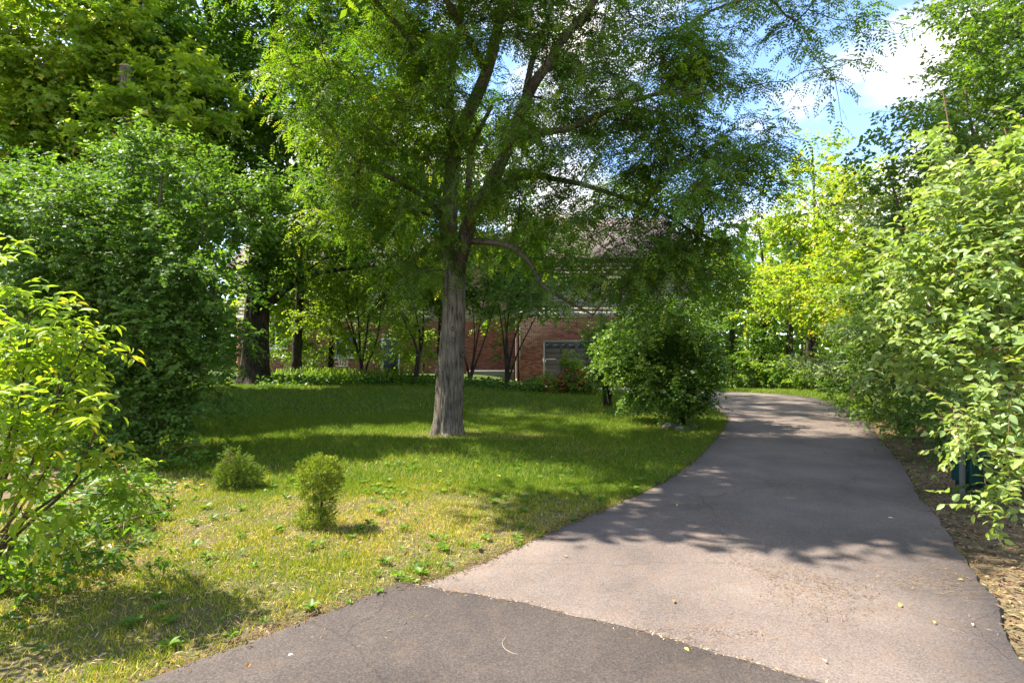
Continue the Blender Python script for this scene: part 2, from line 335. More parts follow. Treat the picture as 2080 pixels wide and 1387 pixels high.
# a maple leaf: five blunt lobes
T_LOBE = (np.array([[0, 0, 0], [.22, .52, .05], [.55, .24, .02], [1, 0, -.08], [.55, -.24, .02], [.22, -.52, .05]]),
          np.array([[0, 2, 1], [0, 3, 2], [0, 4, 3], [0, 5, 4]]))

def leafVF(Lf, tmpl):
    """Lf: dict P,A,N,L,W,t -> V,F,tint"""
    tv, tf = tmpl; P, A, Nn = Lf['P'], Lf['A'], Lf['N']
    B = np.cross(Nn, A)
    L = Lf['L'][:, None, None]; Wd = Lf['W'][:, None, None]
    V = P[:, None] + A[:, None] * tv[None, :, :1] * L + B[:, None] * tv[None, :, 1:2] * Wd + Nn[:, None] * tv[None, :, 2:3] * L
    n, k = len(P), len(tv)
    F = (tf[None] + (np.arange(n) * k)[:, None, None]).reshape(-1, tf.shape[1])
    return V.reshape(-1, 3), F, np.repeat(Lf['t'], k)
def ortho(A, N0):
    A = unit(A); Nn = N0 - A * np.sum(A * N0, -1, keepdims=True)
    return A, unit(Nn)
def blob_points(blobs, dens, rng=R, core=.35):
    """cluster centres inside ellipsoids (cx,cy,cz,rx,ry,rz), thicker towards the outside; returns C, outward"""
    C, O = [], []
    for b in blobs:
        c = np.array(b[:3]); r = np.array(b[3:6]); d = b[6] if len(b) > 6 else 1
        n = max(2, int(dens * d * r[0] * r[1] * r[2] * 4.19))
        u = unit(rng.normal(0, 1, (n, 3))); rad = (core + (1 - core) * rng.random(n) ** .55)[:, None]
        wob = 1 + .22 * np.sin(u[:, :1] * 5 + c[0]) * np.cos(u[:, 1:2] * 4 + c[2])
        C.append(c + u * rad * r * wob); O.append(unit(u / r + np.array([0, 0, .15])))
    return np.concatenate(C), np.concatenate(O)
def pb(px, py, d, rx, ry, rz, dens=1):
    p = at(px, py, d); return (p[0], p[1], p[2], rx, ry, rz, dens)
def sprays(C, O, size, ntw, nlf, L, Wd, droop=.25, flat=.6, spread=.8, up=.9, opp=False, nj=.5, young=.35, tbias=0, rng=R, ang=.75):
    n = len(C); size = np.broadcast_to(size, (n,))
    D = unit(O[:, None] * .75 + rng.normal(0, 1, (n, ntw, 3)) * np.array([1, 1, flat]) * spread)
    l = size[:, None] * (.55 + .6 * rng.random((n, ntw)))
    st = C[:, None] + rng.normal(0, .16, (n, ntw, 3)) * size[:, None, None]
    if opp: t = np.repeat((np.arange((nlf + 1) // 2) + .6) / ((nlf + 1) // 2), 2)[:nlf]
    else: t = (np.arange(nlf) + .5) / nlf
    t = t[None, None] + rng.normal(0, .03, (n, ntw, nlf)); t = np.clip(t, .03, 1.02)
    dz = np.array([0, 0, -1.])
    P = st[:, :, None] + D[:, :, None] * (l[..., None] * t)[..., None] + dz * (droop * l[..., None] * t ** 2)[..., None]
    ax = unit(D[:, :, None] + dz * (2 * droop * t)[..., None])
    Sd = unit(np.cross(ax, np.array([0, 0, 1.]) + rng.normal(0, .15, ax.shape)))
    sg = np.where(np.arange(nlf) % 2 == 0, 1., -1.)[None, None, :, None]
    A = ax * (1 - ang * (1 - .5 * t[..., None] ** 4)) + Sd * sg * ang * (1 - .6 * t[..., None] ** 6) + rng.normal(0, .22, ax.shape) + dz * .22
    N0 = np.array([0, 0, up]) + rng.normal(0, nj, ax.shape) + O[:, None, None] * .35
    A, Nn = ortho(A.reshape(-1, 3), N0.reshape(-1, 3))
    m = n * ntw * nlf
    ti = (.12 + .30 * rng.random((n, 1, 1)) + .16 * rng.random((n, ntw, 1)) + .22 * rng.random((n, ntw, nlf)) + young * np.clip(t, 0, 1) ** 4 * rng.random((n, ntw, 1)) + tbias).reshape(-1)
    sz = (.68 + .6 * rng.random(m)) * (1 - .25 * np.clip(t, 0, 1).reshape(-1) ** 3)
    Lf = dict(P=P.reshape(-1, 3), A=A, N=Nn, L=L * sz, W=Wd * sz * (.85 + .3 * rng.random(m)), t=np.clip(ti, 0, 1))
    tw = (st.reshape(-1, 3), (st + D * (l * .5)[..., None] + dz * (droop * l * .25)[..., None]).reshape(-1, 3), (st + D * l[..., None] + dz * (droop * l)[..., None]).reshape(-1, 3))
    return Lf, tw
def sel(Lf, k): return {a: b[k] for a, b in Lf.items()}
def twigVF(tw, r, r2=None):
    """thin three-sided twigs through start, middle and end"""
    P = np.stack(tw, 1); n = len(P); r2 = r * .4 if r2 is None else r2
    D = unit(P[:, 2] - P[:, 0]); U = unit(np.cross(D, [0.31, .2, .93])); Vv = np.cross(D, U)
    a = np.array([0, 2.094, 4.189]); ring = np.cos(a)[None, :, None] * U[:, None] + np.sin(a)[None, :, None] * Vv[:, None]
    rs = np.array([r, (r + r2) / 2, r2])
    V = (P[:, :, None] + ring[:, None] * rs[None, :, None, None]).reshape(-1, 3)
    f = []
    for s in range(2):
        for j in range(3): f.append([s * 3 + j, s * 3 + (j + 1) % 3, s * 3 + 3 + (j + 1) % 3, s * 3 + 3 + j])
    F = (np.array(f)[None] + (np.arange(n) * 9)[:, None, None]).reshape(-1, 4)
    return V, F
def pinnate(Lf, pairs, ll, lw, rng=R):
    """each leaf becomes a rachis with leaflets on both sides"""
    P, A, Nn, L = Lf['P'], Lf['A'], Lf['N'], Lf['L']; n = len(P); B = np.cross(Nn, A)
    t = np.linspace(.16, .97, pairs); t = np.repeat(t, 2); s = np.tile([1., -1.], pairs)
    t = np.append(t, 1.0); s = np.append(s, 0.)
    T = t[None, :, None]; Lr = L[:, None, None]
    Q = P[:, None] + A[:, None] * T * Lr - np.array([0, 0, 1.]) * .30 * Lr * T ** 2
    ax = B[:, None] * s[None, :, None] * 1.0 + A[:, None] * np.where(s == 0, 1, .45)[None, :, None] + rng.normal(0, .10, Q.shape) - np.array([0, 0, .18])
    no = Nn[:, None] + rng.normal(0, .18, Q.shape)
    ax, no = ortho(ax.reshape(-1, 3), no.reshape(-1, 3))
    prof = np.where(s == 0, .9, 1 - .45 * np.abs(t - .5) ** 1.5 * 2)
    k = len(t)
    sc = (prof[None] * (Lr[..., 0] / np.mean(L)) * (.85 + .3 * rng.random((n, k)))).reshape(-1)
    return dict(P=Q.reshape(-1, 3), A=ax, N=no, L=ll * sc, W=lw * sc, t=np.clip(np.repeat(Lf['t'], k) + rng.normal(0, .05, n * k), 0, 1))
def needles(Lf, n_, nl, nw, rng=R, brush=.8):
    """each shoot becomes a brush of needles"""
    P, A, Nn, L = Lf['P'], Lf['A'], Lf['N'], Lf['L']; n = len(P); B = np.cross(Nn, A)
    t = rng.random((n, n_)); a = rng.random((n, n_)) * 6.283
    rad = np.cos(a)[..., None] * Nn[:, None] + np.sin(a)[..., None] * B[:, None]
    Q = P[:, None] + A[:, None] * (t * L[:, None])[..., None]
    ax = rad * brush + A[:, None] * (.55 + .6 * t[..., None])
    ax, no = ortho(ax.reshape(-1, 3), np.cross(ax, A[:, None] + rng.normal(0, .3, ax.shape)).reshape(-1, 3))
    return dict(P=Q.reshape(-1, 3), A=ax, N=no, L=nl * (.75 + .5 * rng.random(n * n_)), W=np.full(n * n_, nw), t=np.clip(np.repeat(Lf['t'], n_) + rng.normal(0, .08, n * n_), 0, 1))
def grow(stems, targets, rtip=.006, power=.46, step=.4, jit=.06, sag=.12, rng=R, sides=5, rmax=None):
    """branches from existing stems (list of (pts,radii)) to the targets; pipe-model radii"""
    pos = [np.asarray(p, float) for p, r in stems]; rad0 = np.concatenate([np.asarray(r, float) for p, r in stems])
    N = np.concatenate(pos); par = np.concatenate([np.full(len(p), -1) for p in pos]); n0 = len(N)
    nodes = list(N); parent = list(par); paths = []
    arr = np.zeros((n0 + len(targets) * 60, 3)); arr[:n0] = N; cnt = n0
    order = np.argsort([np.min(np.sum((N - t) ** 2, 1)) for t in targets])
    for k in order:
        t = targets[k]; d = arr[:cnt] - t; dist = np.sqrt(np.sum(d * d, 1)) + .7 * np.maximum(d[:, 2], 0) + np.where(np.arange(cnt) < n0, 0, .10)
        j = int(np.argmin(dist)); a = arr[j]; ln = np.linalg.norm(t - a); ns = int(np.clip(math.ceil(ln / step), 2, 50))
        mid = a * .5 + t * .5 + np.array([0, 0, sag * ln]) + rng.normal(0, .06, 3) * ln
        s = np.linspace(0, 1, ns + 1)[:, None]
        Q = (1 - s) ** 2 * a + 2 * s * (1 - s) * mid + s * s * t
        Q[1:-1] += rng.normal(0, jit, (ns - 1, 3)) * min(1, ln)
        ids = [j]; prev = j
        for q in Q[1:]:
            arr[cnt] = q; parent.append(prev); prev = cnt; ids.append(cnt); cnt += 1
        paths.append(ids)
    w = np.zeros(cnt); 
    for ids in paths: w[ids[-1]] += 1
    for i in range(cnt - 1, n0 - 1, -1):
        p = parent[i]
        if p >= n0: w[p] += w[i]
    r = rtip * np.maximum(w, 1) ** power
    if rmax: r = np.minimum(r, rmax)
    out = []
    for ids in paths:
        rr = r[ids].copy(); rr[0] = min(rad0[ids[0]] if ids[0] < n0 else r[ids[0]], rr[1] * 1.15)
        out.append(tubeVF(arr[ids], rr, sides))
    return join(out)
def stem_path(pts, r0, r1, n=24, pw=1.0, flare=0):
    P = spline(pts, n); s = np.linspace(0, 1, n); r = r0 + (r1 - r0) * s ** pw
    if flare: r = r * (1 + flare * np.exp(-s * n / 2.0))
    return P, r

def plant(name, label, cat, base, stems, blobs, leaf, tmpl, mat, bark, dens=2.0, size=.6, ntw=6, nlf=8, group=None, part='crown', trunk_part='trunk',
          sides=14, ridge=.05, rtip=.006, twig_r=None, droop=.25, flat=.6, spread=.8, up=.9, opp=False, nj=.5, young=.35, tbias=0, core=.35, twigmat=None, nbranch=None, keep=None, single=0, step=.4, ang=.75, mul=3.4, rest=None):
    """a tree or shrub: trunk/limbs (each stem a part), branches, and the leaves"""
    root = thing(name, label, cat, base, group)
    for k, (P, r) in enumerate(stems):
        V, F = tubeVF(P, r, sides if k == 0 else max(6, sides - 4), ridge)
        np_mesh(trunk_part if k == 0 or trunk_part != 'trunk' else 'limb', V, F, bark, root, smooth=True, origin=base)
    C, O = blob_points(blobs, dens * mul, core=core)
    if keep is not None: k = keep(C); C, O = C[k], O[k]
    T = C[R.permutation(len(C))[:nbranch or max(8, int(len(C) * .38))]]
    V, F = grow(stems, T, rtip=rtip, step=step)
    np_mesh('branches', V, F, twigmat or bark, root, smooth=True, origin=base, kind='stuff')
    Lf, tw = sprays(C, O, size, ntw, nlf, leaf[0], leaf[1], droop, flat, spread, up, opp, nj, young, tbias, ang=ang)
    if twig_r:
        kt = R.permutation(len(tw[0]))[:int(len(tw[0]) * .45)]; V, F = twigVF(tuple(q[kt] for q in tw), twig_r); np_mesh('twigs', V, F, twigmat or bark, root, origin=base, kind='stuff')
    zg = terr(Lf['P'][:, 0], Lf['P'][:, 1]) + .03
    Lf = sel(Lf, (Lf['P'][:, 2] > zg) & ~((Lf['P'][:, 1] < 1.0) & (np.abs(Lf['P'][:, 0]) < 1.2)))
    if single:                                          # the leaves that show largest are parts of their own
        P = Lf['P']; sc = Lf['L'] / P[:, 1]
        vis = (np.abs(P[:, 0] / P[:, 1]) < .885) & (np.abs((P[:, 2] - EYE - .0089 * P[:, 1] * 1.8) / P[:, 1]) < .59)
        sc = sc * np.maximum(vis, 0) * (.35 + np.abs(Lf['N'][:, 1]))
        o_ = np.argsort(-sc)[:single]; mask = np.ones(len(P), bool); mask[o_] = False
        single_leaves(root, base, sel(Lf, o_), tmpl, mat); Lf = sel(Lf, mask)
    V, F, ti = leafVF(Lf, rest or tmpl)
    np_mesh(part, V, F, mat, root, ti, origin=base, kind='stuff')
    return root
_leafmesh = {}
def single_leaves(root, base, Lf, tmpl, mat):
    key = mat.name
    if key not in _leafmesh:
        ms = []
        for q in np.linspace(.15, .95, 8):
            me = bpy.data.meshes.new('leaf'); me.from_pydata([tuple(v) for v in tmpl[0]], [], [tuple(int(i) for i in f) for f in tmpl[1]])
            a = me.attributes.new('tint', 'FLOAT', 'POINT'); a.data.foreach_set('value', np.full(len(tmpl[0]), q, np.float32)); me.materials.append(mat); ms.append(me)
        _leafmesh[key] = ms
    ms = _leafmesh[key]; B = np.cross(Lf['N'], Lf['A'])
    for i in range(len(B)):
        o = bpy.data.objects.new('leaf', ms[int(np.clip((Lf['t'][i] - .1) / .8 * 8, 0, 7))]); COL.objects.link(o); o.parent = root
        L, w = float(Lf['L'][i]), float(Lf['W'][i]); a, b, n, p = Lf['A'][i], B[i], Lf['N'][i], Lf['P'][i] - base
        o.matrix_local = Matrix(((a[0] * L, b[0] * w, n[0] * L, p[0]), (a[1] * L, b[1] * w, n[1] * L, p[1]), (a[2] * L, b[2] * w, n[2] * L, p[2]), (0, 0, 0, 1)))
def foot(x, y): return np.array([x, y, float(terr(x, y))])
def pfoot(px, d): x = (px - 1040) / FPX * d; return foot(x, d)

# ------------------------------------------------------------------ the house
M['brick'] = tint_mat('red_brick', [(0, (.17, .060, .040)), (.5, (.29, .105, .068)), (1, (.40, .165, .110))], .9)
M['mortar'] = plain_mat('mortar', (.42, .36, .31), .95, .15, 40)
M['siding'] = plain_mat('beige_siding', (.33, .29, .23), .7, .06, 8)
M['trim'] = plain_mat('pale_trim', (.38, .35, .30), .6, .06, 10)
M['white'] = plain_mat('white_frame', (.72, .72, .70), .5, .05, 10)
M['doorpaint'] = plain_mat('brown_grey_door', (.115, .098, .088), .5, .06, 12)
M['glass'] = plain_mat('dark_window_glass', (.030, .036, .040), .06, .1, 3, spec=.8)
M['roof'] = plain_mat('roof_shingle', (.17, .125, .110), .9, .3, 9, bump=.6)
M['concrete'] = plain_mat('concrete', (.42, .40, .36), .9, .12, 14)
M['brick_pave'] = plain_mat('dull_concrete', (.24, .22, .19), .9, .2, 14)
M['pipe'] = plain_mat('tan_pipe', (.38, .24, .19), .5, .08, 12)
HB = np.array([.4, 28., -.25])
house = thing('brick_house', 'two storey red brick house with beige siding upstairs and brown garage door behind the trees', 'house', HB)
def hp(name, b, mat, parent=None, bev=0):
    o = box(name, b, mat, house if parent is None else parent, origin=HB, bev=bev)
    return o
hp('wall', (.4, 8.6, 28.0, 38, -.4, 6.0), M['mortar'])
hp('wall', (-15, .398, 31.0, 38, -.4, 6.0), M['mortar'])
def bricks(x0, x1, z0, z1, yf, holes):
    out = []; hgt, ln, j = .058, .195, .010
    rows = int((z1 - z0) / (hgt + j))
    for r in range(rows):
        z = z0 + r * (hgt + j); x = x0 - (.5 * (ln + j) if r % 2 else 0)
        while x < x1:
            a, b = max(x, x0), min(x + ln, x1)
            for h in holes:
                if z + hgt > h[2] and z < h[3]:
                    if a < h[1] and b > h[0]:
                        if a < h[0]: b = h[0]
                        elif b > h[1]: a = h[1]
                        else: b = a
            if b - a > .03: out.append((a, b, yf - .010 - R.random() * .003, yf + .004, z, z + hgt))
            x += ln + j
    return out
door = (1.62, 6.30, -.3, 1.92)
bl = bricks(.4, 8.6, -.32, 3.15, 28.0, [door])
corner = [b for b in bl if b[1] <= door[0] + .01]
corner = sorted(corner, key=lambda b: -b[4])[:290]
rest = [b for b in bl if b not in corner] + bricks(-15, .38, -.1, 3.15, 31.0, [(-13.5, -12.2, 1.6, 3.0), (-7.1, -6.1, -.2, 2.15), (-9.6, -8.4, 1.1, 2.5)])
bm_ = []
for q in np.linspace(0, 1, 6):
    V, F = boxVF(-.5, .5, -.5, .5, -.5, .5); o = np_mesh('brick', V, F, M['brick'], None, tint=np.full(8, q)); me = o.data; bpy.data.objects.remove(o); bm_.append(me)
for b in corner:
    o = bpy.data.objects.new('brick', bm_[int(R.integers(0, 6))]); COL.objects.link(o); o.parent = house
    c = np.array([(b[0] + b[1]) / 2, (b[2] + b[3]) / 2, (b[4] + b[5]) / 2]) - HB
    o.location = c; o.scale = (b[1] - b[0], b[3] - b[2], b[5] - b[4])
V, F = join([(boxVF(*b)[0], BOXF[[1, 2, 3, 5]]) for b in rest])
np_mesh('brickwork', V, F, M['brick'], house, tint=np.repeat(np.clip(R.normal(.5, .25, len(rest)), 0, 1), 8), origin=HB, kind='stuff')
hp('trim_band', (.36, 8.62, 27.955, 28.0, 3.16, 3.42), M['trim'])
hp('trim_band', (-15, .36, 30.955, 31.0, 3.16, 3.42), M['trim'])
z = 3.425
upw = (4.70, 5.45, 3.72, 5.05)
while z < 5.9:
    for (x0, x1, yy) in ((.36, upw[0] - .08, 27.965), (upw[1] + .08, 8.62, 27.965), (-15, .36, 30.965)):
        if x0 > -1 and not (z + .19 > upw[2] - .08 and z < upw[3] + .08):
            if x0 > 4: continue
            x1 = 8.62
        V, F = boxVF(x0, x1, yy, yy + .034, z, z + .192); V[:2, 1] -= .006
        np_mesh('siding_board', V, F, M['siding'], house, origin=HB)
    z += .196
# garage door: slab, panels, panes
gd = hp('garage_door', (door[0], door[1], 28.02 - .055, 28.0, -.3, 1.90), M['doorpaint'])
hp('door_frame', (door[0] - .10, door[0], 27.96, 28.0, -.3, 1.92), M['trim']); hp('door_frame', (door[1], door[1] + .10, 27.96, 28.0, -.3, 1.92), M['trim'])
hp('door_frame', (door[0] - .10, door[1] + .10, 27.957, 28.0, 1.921, 2.02), M['trim'])
cw = (door[1] - door[0]) / 6
for c in range(6):
    for r in range(8):
        x0 = door[0] + c * cw + .05; zt = 1.90 - r * .272
        if r == 0:
            hp('pane', (x0 + .02, x0 + cw - .12, 27.957, 27.968, zt - .27, zt - .05), M['glass'], gd)
        else: hp('panel', (x0, x0 + cw - .10, 27.945, 27.968, zt - .250, zt - .018), M['doorpaint'], gd, bev=.012)
for o in gd.children: pass
def window(x0, x1, z0, z1, yf, cols, mat, sill=True):
    w = .06; parts = [boxVF(x0, x0 + w, yf - .05, yf, z0, z1), boxVF(x1 - w, x1, yf - .05, yf, z0, z1), boxVF(x0 + w, x1 - w, yf - .05, yf, z1 - w, z1), boxVF(x0 + w, x1 - w, yf - .05, yf, z0, z0 + w)]
    for k in range(1, cols):
        xm = x0 + (x1 - x0) * k / cols; parts.append(boxVF(xm - w * .6, xm + w * .6, yf - .047, yf, z0 + w, z1 - w))
    V, F = join(parts); f = np_mesh('window', V, F, mat, house, origin=HB)
    for k in range(cols):
        a = x0 + w + (x1 - x0 - w) * k / cols
        hp('pane', (a, a + (x1 - x0 - w) / cols - w * .6, yf - .022, yf - .016, z0 + w, z1 - w), M['glass'], f)
    hp('sill', (x0 - .06, x1 + .06, yf - .09, yf - .0, z0 - .06, z0 - .002), mat, f)
window(*upw, 27.96, 2, M['trim'])
window(-13.5, -12.2, 1.62, 2.98, 30.98, 2, M['white']); window(-9.6, -8.4, 1.12, 2.48, 30.98, 2, M['white'])
hp('entry_door', (-7.0, -6.2, 30.955, 31.0, -.1, 2.08), plain_mat('grey_door', (.06, .064, .072), .5, .05))
V, F = join([boxVF(-7.1, -7.0, 30.94, 31, -.1, 2.16), boxVF(-6.2, -6.1, 30.94, 31, -.1, 2.16), boxVF(-7.0, -6.2, 30.94, 31, 2.08, 2.16)])
np_mesh('door_frame', V, F, M['white'], house, origin=HB)
def slab(name, x0, x1, y0, z0, y1, z1, y2, z2, th=.16):
    V = np.array([[x0, y0, z0], [x1, y0, z0], [x1, y1, z1], [x0, y1, z1], [x1, y2, z2], [x0, y2, z2]]); Vd = V - np.array([0, 0, th])
    V = np.vstack([V, Vd]); F = np.array([[0, 1, 2, 3], [3, 2, 4, 5], [9, 8, 7, 6], [11, 10, 8, 9], [0, 6, 7, 1], [5, 4, 10, 11], [0, 3, 9, 6], [3, 5, 11, 9], [1, 7, 8, 2], [2, 8, 10, 4]])
    return np_mesh(name, V, F, M['roof'], house, origin=HB)
slab('roof', .0, 9.0, 27.5, 6.0, 33, 9.2, 38.5, 6.0); slab('roof', -15.4, -.002, 30.5, 6.0, 34.4, 8.6, 38.5, 6.0)
dp = [(.22, 27.93, 5.8), (.22, 27.93, 3.0), (.22, 27.93, .25), (.22, 27.86, .08), (.22, 27.7, .0)]
P = spline(dp, 24); V, F = tubeVF(P, np.full(24, .045), 8); np_mesh('downspout', V, F, M['pipe'], house, smooth=True, origin=HB)
tag(box('concrete_step', (-2.3, .12, 28.9, 30.94, -.05, .48), M['brick_pave'], bev=.03), 'pale concrete landing against the recessed brick wall left of the downspout', 'landing')

# pale garden chair by the house
cb = pfoot(694, 27.5); ch = thing('garden_chair', 'pale garden chair half hidden by plants against the brick wall', 'chair', cb)
def cp(n, b): return box(n, tuple(b), M['concrete'], ch, bev=.01)
cp('seat', (-.26, .26, -.25, .25, .40, .44))
for k in range(4): cp('back_slat', (-.24 + k * .13, -.15 + k * .13, .22, .25, .44, .92))
cp('back_rail', (-.26, .26, .215, .255, .921, .97))
for sx in (-1, 1):
    for sy in (-1, 1): cp('leg', (sx * .24 - .025, sx * .24 + .025, sy * .22 - .025, sy * .22 + .025, .0, .40))
    cp('armrest', (sx * .28 - .03, sx * .28 + .03, -.25, .22, .62, .65))

# ------------------------------------------------------------------ trees
# central locust
LB = foot(-1.15, 10.2)
def pth(l, n, r0, r1, pw=1., flare=0): return stem_path([at(*q) for q in l], r0, r1, n, pw, flare)
tp = [at(908, 900, 10.2), at(910, 860, 10.2), at(913, 790, 10.2), at(918, 700, 10.2), at(922, 610, 10.2), at(921, 540, 10.2), at(912, 470, 10.25), at(916, 380, 10.3), at(924, 310, 10.3), at(945, 245, 10.2), at(984, 160, 10.1), at(1006, 80, 10.0), at(1022, 0, 10.0), at(1040, -150, 10.0), at(1050, -380, 10)]
P = spline(tp, 70); s = np.linspace(0, 1, 70)
rr = np.interp(s, [0, .03, .07, .2, .34, .40, .5, .65, .85, 1], [.315, .285, .262, .225, .192, .162, .132, .115, .08, .04])
stems = [(P, rr)]
stems.append(pth([(926, 560, 10.15), (946, 480, 10.05), (964, 419, 9.95), (989, 390, 9.85), (1019, 328, 9.75), (1039, 278, 9.65), (1080, 180, 9.5), (1108, 138, 9.4), (1146, 76, 9.3), (1196, 20, 9.2), (1260, -90, 9.0), (1330, -220, 8.9)], 44, .145, .04))
stems.append(pth([(1030, 300, 9.7), (1062, 276, 9.5), (1105, 268, 9.3), (1150, 262, 9.1), (1190, 246, 8.9), (1260, 215, 8.7), (1340, 190, 8.5), (1420, 190, 8.4)], 24, .075, .02))
stems.append(pth([(1060, 230, 9.6), (1075, 150, 9.7), (1090, 95, 9.8), (1112, 40, 9.9), (1130, -40, 10), (1150, -200, 10.2)], 20, .06, .02))
stems.append(pth([(945, 492, 10.1), (975, 490, 9.8), (1034, 500, 9.5), (1072, 528, 9.3), (1104, 580, 9.1), (1150, 610, 9.0), (1205, 640, 8.9)], 26, .062, .014))
stems.append(pth([(924, 320, 10.3), (915, 220, 10.5), (921, 120, 10.7), (936, 20, 10.9), (930, -150, 11)], 20, .09, .03))
stems.append(pth([(952, 450, 10.0), (952, 380, 9.9), (956, 310, 9.7), (975, 262, 9.5), (1000, 215, 9.3)], 16, .07, .03))
stems.append(pth([(908, 450, 10.25), (860, 400, 10.1), (790, 360, 9.9), (720, 320, 9.8), (660, 240, 9.7)], 22, .06, .018))
stems.append(pth([(916, 250, 10.5), (880, 160, 10.3), (830, 80, 9.9), (760, 0, 9.4), (640, -120, 8.8), (560, -220, 8.0)], 22, .07, .02))
stems.append(pth([(990, 150, 10.1), (930, 40, 9.2), (850, -90, 8.0), (760, -260, 7.0)], 20, .07, .02))
stems.append(pth([(970, 400, 9.9), (1060, 360, 9.7), (1160, 370, 9.4), (1260, 400, 9.1), (1360, 440, 8.9), (1440, 500, 8.8)], 24, .06, .015))
loc = thing('locust_tree', 'big locust tree with feathery leaves and forked grey trunk in the middle of the lawn', 'tree', LB)
for k, (P, r) in enumerate(stems):
    if k == 0:                                          # furrowed bark: ridges that run up the trunk and break
        P = spline(P[::3], 150); r = np.interp(np.linspace(0, 1, 150), np.linspace(0, 1, len(r)), r)
    V, F = tubeVF(P, r, 72 if k == 0 else (18 if k == 1 else 9), .0 if k == 0 else .05)
    if k == 0:
        kk = np.tile(np.arange(72), 150); zz = np.repeat(np.linspace(0, 12, 150), 72); ax_ = np.repeat(P, 72, 0)
        rg = np.minimum(fbm(kk * .5, zz * 1.3, 3), fbm(kk * .5 + 36, zz * 1.3 + 9, 3)); rg[kk >= 70] *= .9
        V = ax_ + (V - ax_) * (1 + .30 * (rg - .45))[:, None]
    if k == 0:                                          # root flare buttresses
        a = np.arctan2(V[:, 1] - LB[1], V[:, 0] - LB[0]); h = np.exp(-np.maximum(V[:, 2], 0) / .10)
        V[:, :2] += (V[:, :2] - LB[:2]) * (h * (.10 + .30 * np.cos(a * 5 + 1) * .6))[:, None]
    np_mesh('trunk' if k == 0 else 'limb', V, F, M['locust_bark'] if k < 1 else M['limb_bark'], loc, smooth=True, origin=LB)
# bark scars on the trunk
for (px, py, rx, rz) in ((919, 667, .045, .05), (921, 691, .05, .055), (940, 717, .05, .09)):
    p = at(px, py, 10.2 - .215); u = np.linspace(0, 2 * np.pi, 13)[:-1]
    V = []
    for q, dd in ((1.0, .03), (.75, -.025), (.4, .0), (.02, .03)): V += [[p[0] + np.cos(t) * rx * q, p[1] + dd + (.02 if py > 700 else 0), p[2] + np.sin(t) * rz * q] for t in u]
    F = [[r * 12 + k, r * 12 + (k + 1) % 12, (r + 1) * 12 + (k + 1) % 12, (r + 1) * 12 + k] for r in range(3) for k in range(12)]
    np_mesh('bark_scar', np.array(V), np.array(F), M['limb_bark'], loc, smooth=True, origin=LB)
blobs = [pb(1000, 130, 10.0, 2.1, 2.2, 1.7, .8), pb(770, 170, 9.8, 1.7, 1.7, 1.3, .9), pb(640, 50, 9.4, 1.1, 1.3, 1.0), pb(1280, 150, 9.3, 1.5, 1.7, 1.3, .9), pb(1400, 400, 8.9, 1.25, 1.3, 1.15, 1.5),
         pb(1460, 50, 8.8, 1.3, 1.3, .75, .8), pb(1560, 20, 8.6, 1.1, .9, .45, 1.1), pb(1610, 165, 8.4, .75, .6, .26, 1.5), pb(1690, 40, 8.4, .5, .5, .28, 1.3), pb(1240, 330, 9.0, 1.3, 1.4, .9, 1.3), pb(1050, 225, 8.6, .7, .7, .45, 1.4), pb(820, 400, 10.4, 1.5, 1.6, .9, .9),
         pb(1210, 560, 9.0, .9, 1.0, .45, 1.2), pb(900, 555, 9.9, .7, .7, .35, .9), pb(1480, 300, 8.7, .85, .9, .8, 1.5), pb(700, 300, 9.8, 1.0, 1.3, .8), pb(1330, 560, 9.0, .8, .9, .5, 1.4), pb(1080, 430, 10.2, 1.2, 1.3, .7, .7),
         pb(1480, 520, 9.2, .55, .7, .45, 1.2), pb(1180, 480, 9.4, .95, .9, .45, 1.5), pb(1310, 500, 9.1, .85, .8, .45, 1.5), pb(1240, 590, 9.0, .7, .7, .28, 1.5), pb(1090, 540, 9.6, .7, .7, .35, 1.2), pb(800, 480, 10.0, 1.3, 1.2, .55, 1.1), pb(1010, 385, 9.1, .7, .5, .45, 1.5), pb(1000, 290, 8.9, .6, .5, .35, 1.5), pb(880, 270, 9.2, .8, .6, .45, 1.3), pb(690, 430, 9.8, .9, .9, .5, 1.1), pb(1120, 20, 9.8, 1.4, 1.4, .8, .8), pb(880, 20, 9.9, 1.4, 1.4, .9, .8)]
C, O = blob_points(blobs, 2.95)
up_blobs = [(-4.0, 7.2, 7.7, 1.4, 1.0, .9), (-3.2, 6.3, 7.3, .9, .4, .5), (-2.5, 7.4, 8.0, 1.7, 1.3, .9), (-1.6, 8.7, 8.6, 2.0, 1.6, 1.2), (-.6, 10.0, 9.6, 2.6, 2.2, 1.7), (.8, 10.6, 9.5, 2.0, 1.8, 1.5)]  # unseen crown above the frame, shaped so its shade falls on the drive
C2, O2 = blob_points(up_blobs, 4.2)
k = C2[:, 2] > EYE + .62 * C2[:, 1] + 1.0; C2, O2 = C2[k], O2[k]
V, F = grow(stems, np.concatenate([C, C2]), rtip=.0065, sag=.10)
np_mesh('branches', V, F, M['limb_bark'], loc, smooth=True, origin=LB, kind='stuff')
Lf, tw = sprays(C, O, .70, 8, 7, .23, .08, droop=.35, flat=.5, up=1.1, nj=.35, young=.55)
V, F = twigVF(tw, .006); np_mesh('twigs', V, F, M['limb_bark'], loc, origin=LB, kind='stuff')
print('locust fronds', len(Lf['P']))
V, F, ti = leafVF(pinnate(Lf, 6, .064, .027), T_DIA)
np_mesh('crown', V, F, M['locust'], loc, ti, origin=LB, kind='stuff')
Lf, tw = sprays(C2, O2, .75, 9, 8, .28, .12, droop=.35, flat=.5, up=1.1)
V, F, ti = leafVF(Lf, T_DIA)
np_mesh('upper_crown', V, F, M['locust'], loc, ti, origin=LB, kind='stuff')

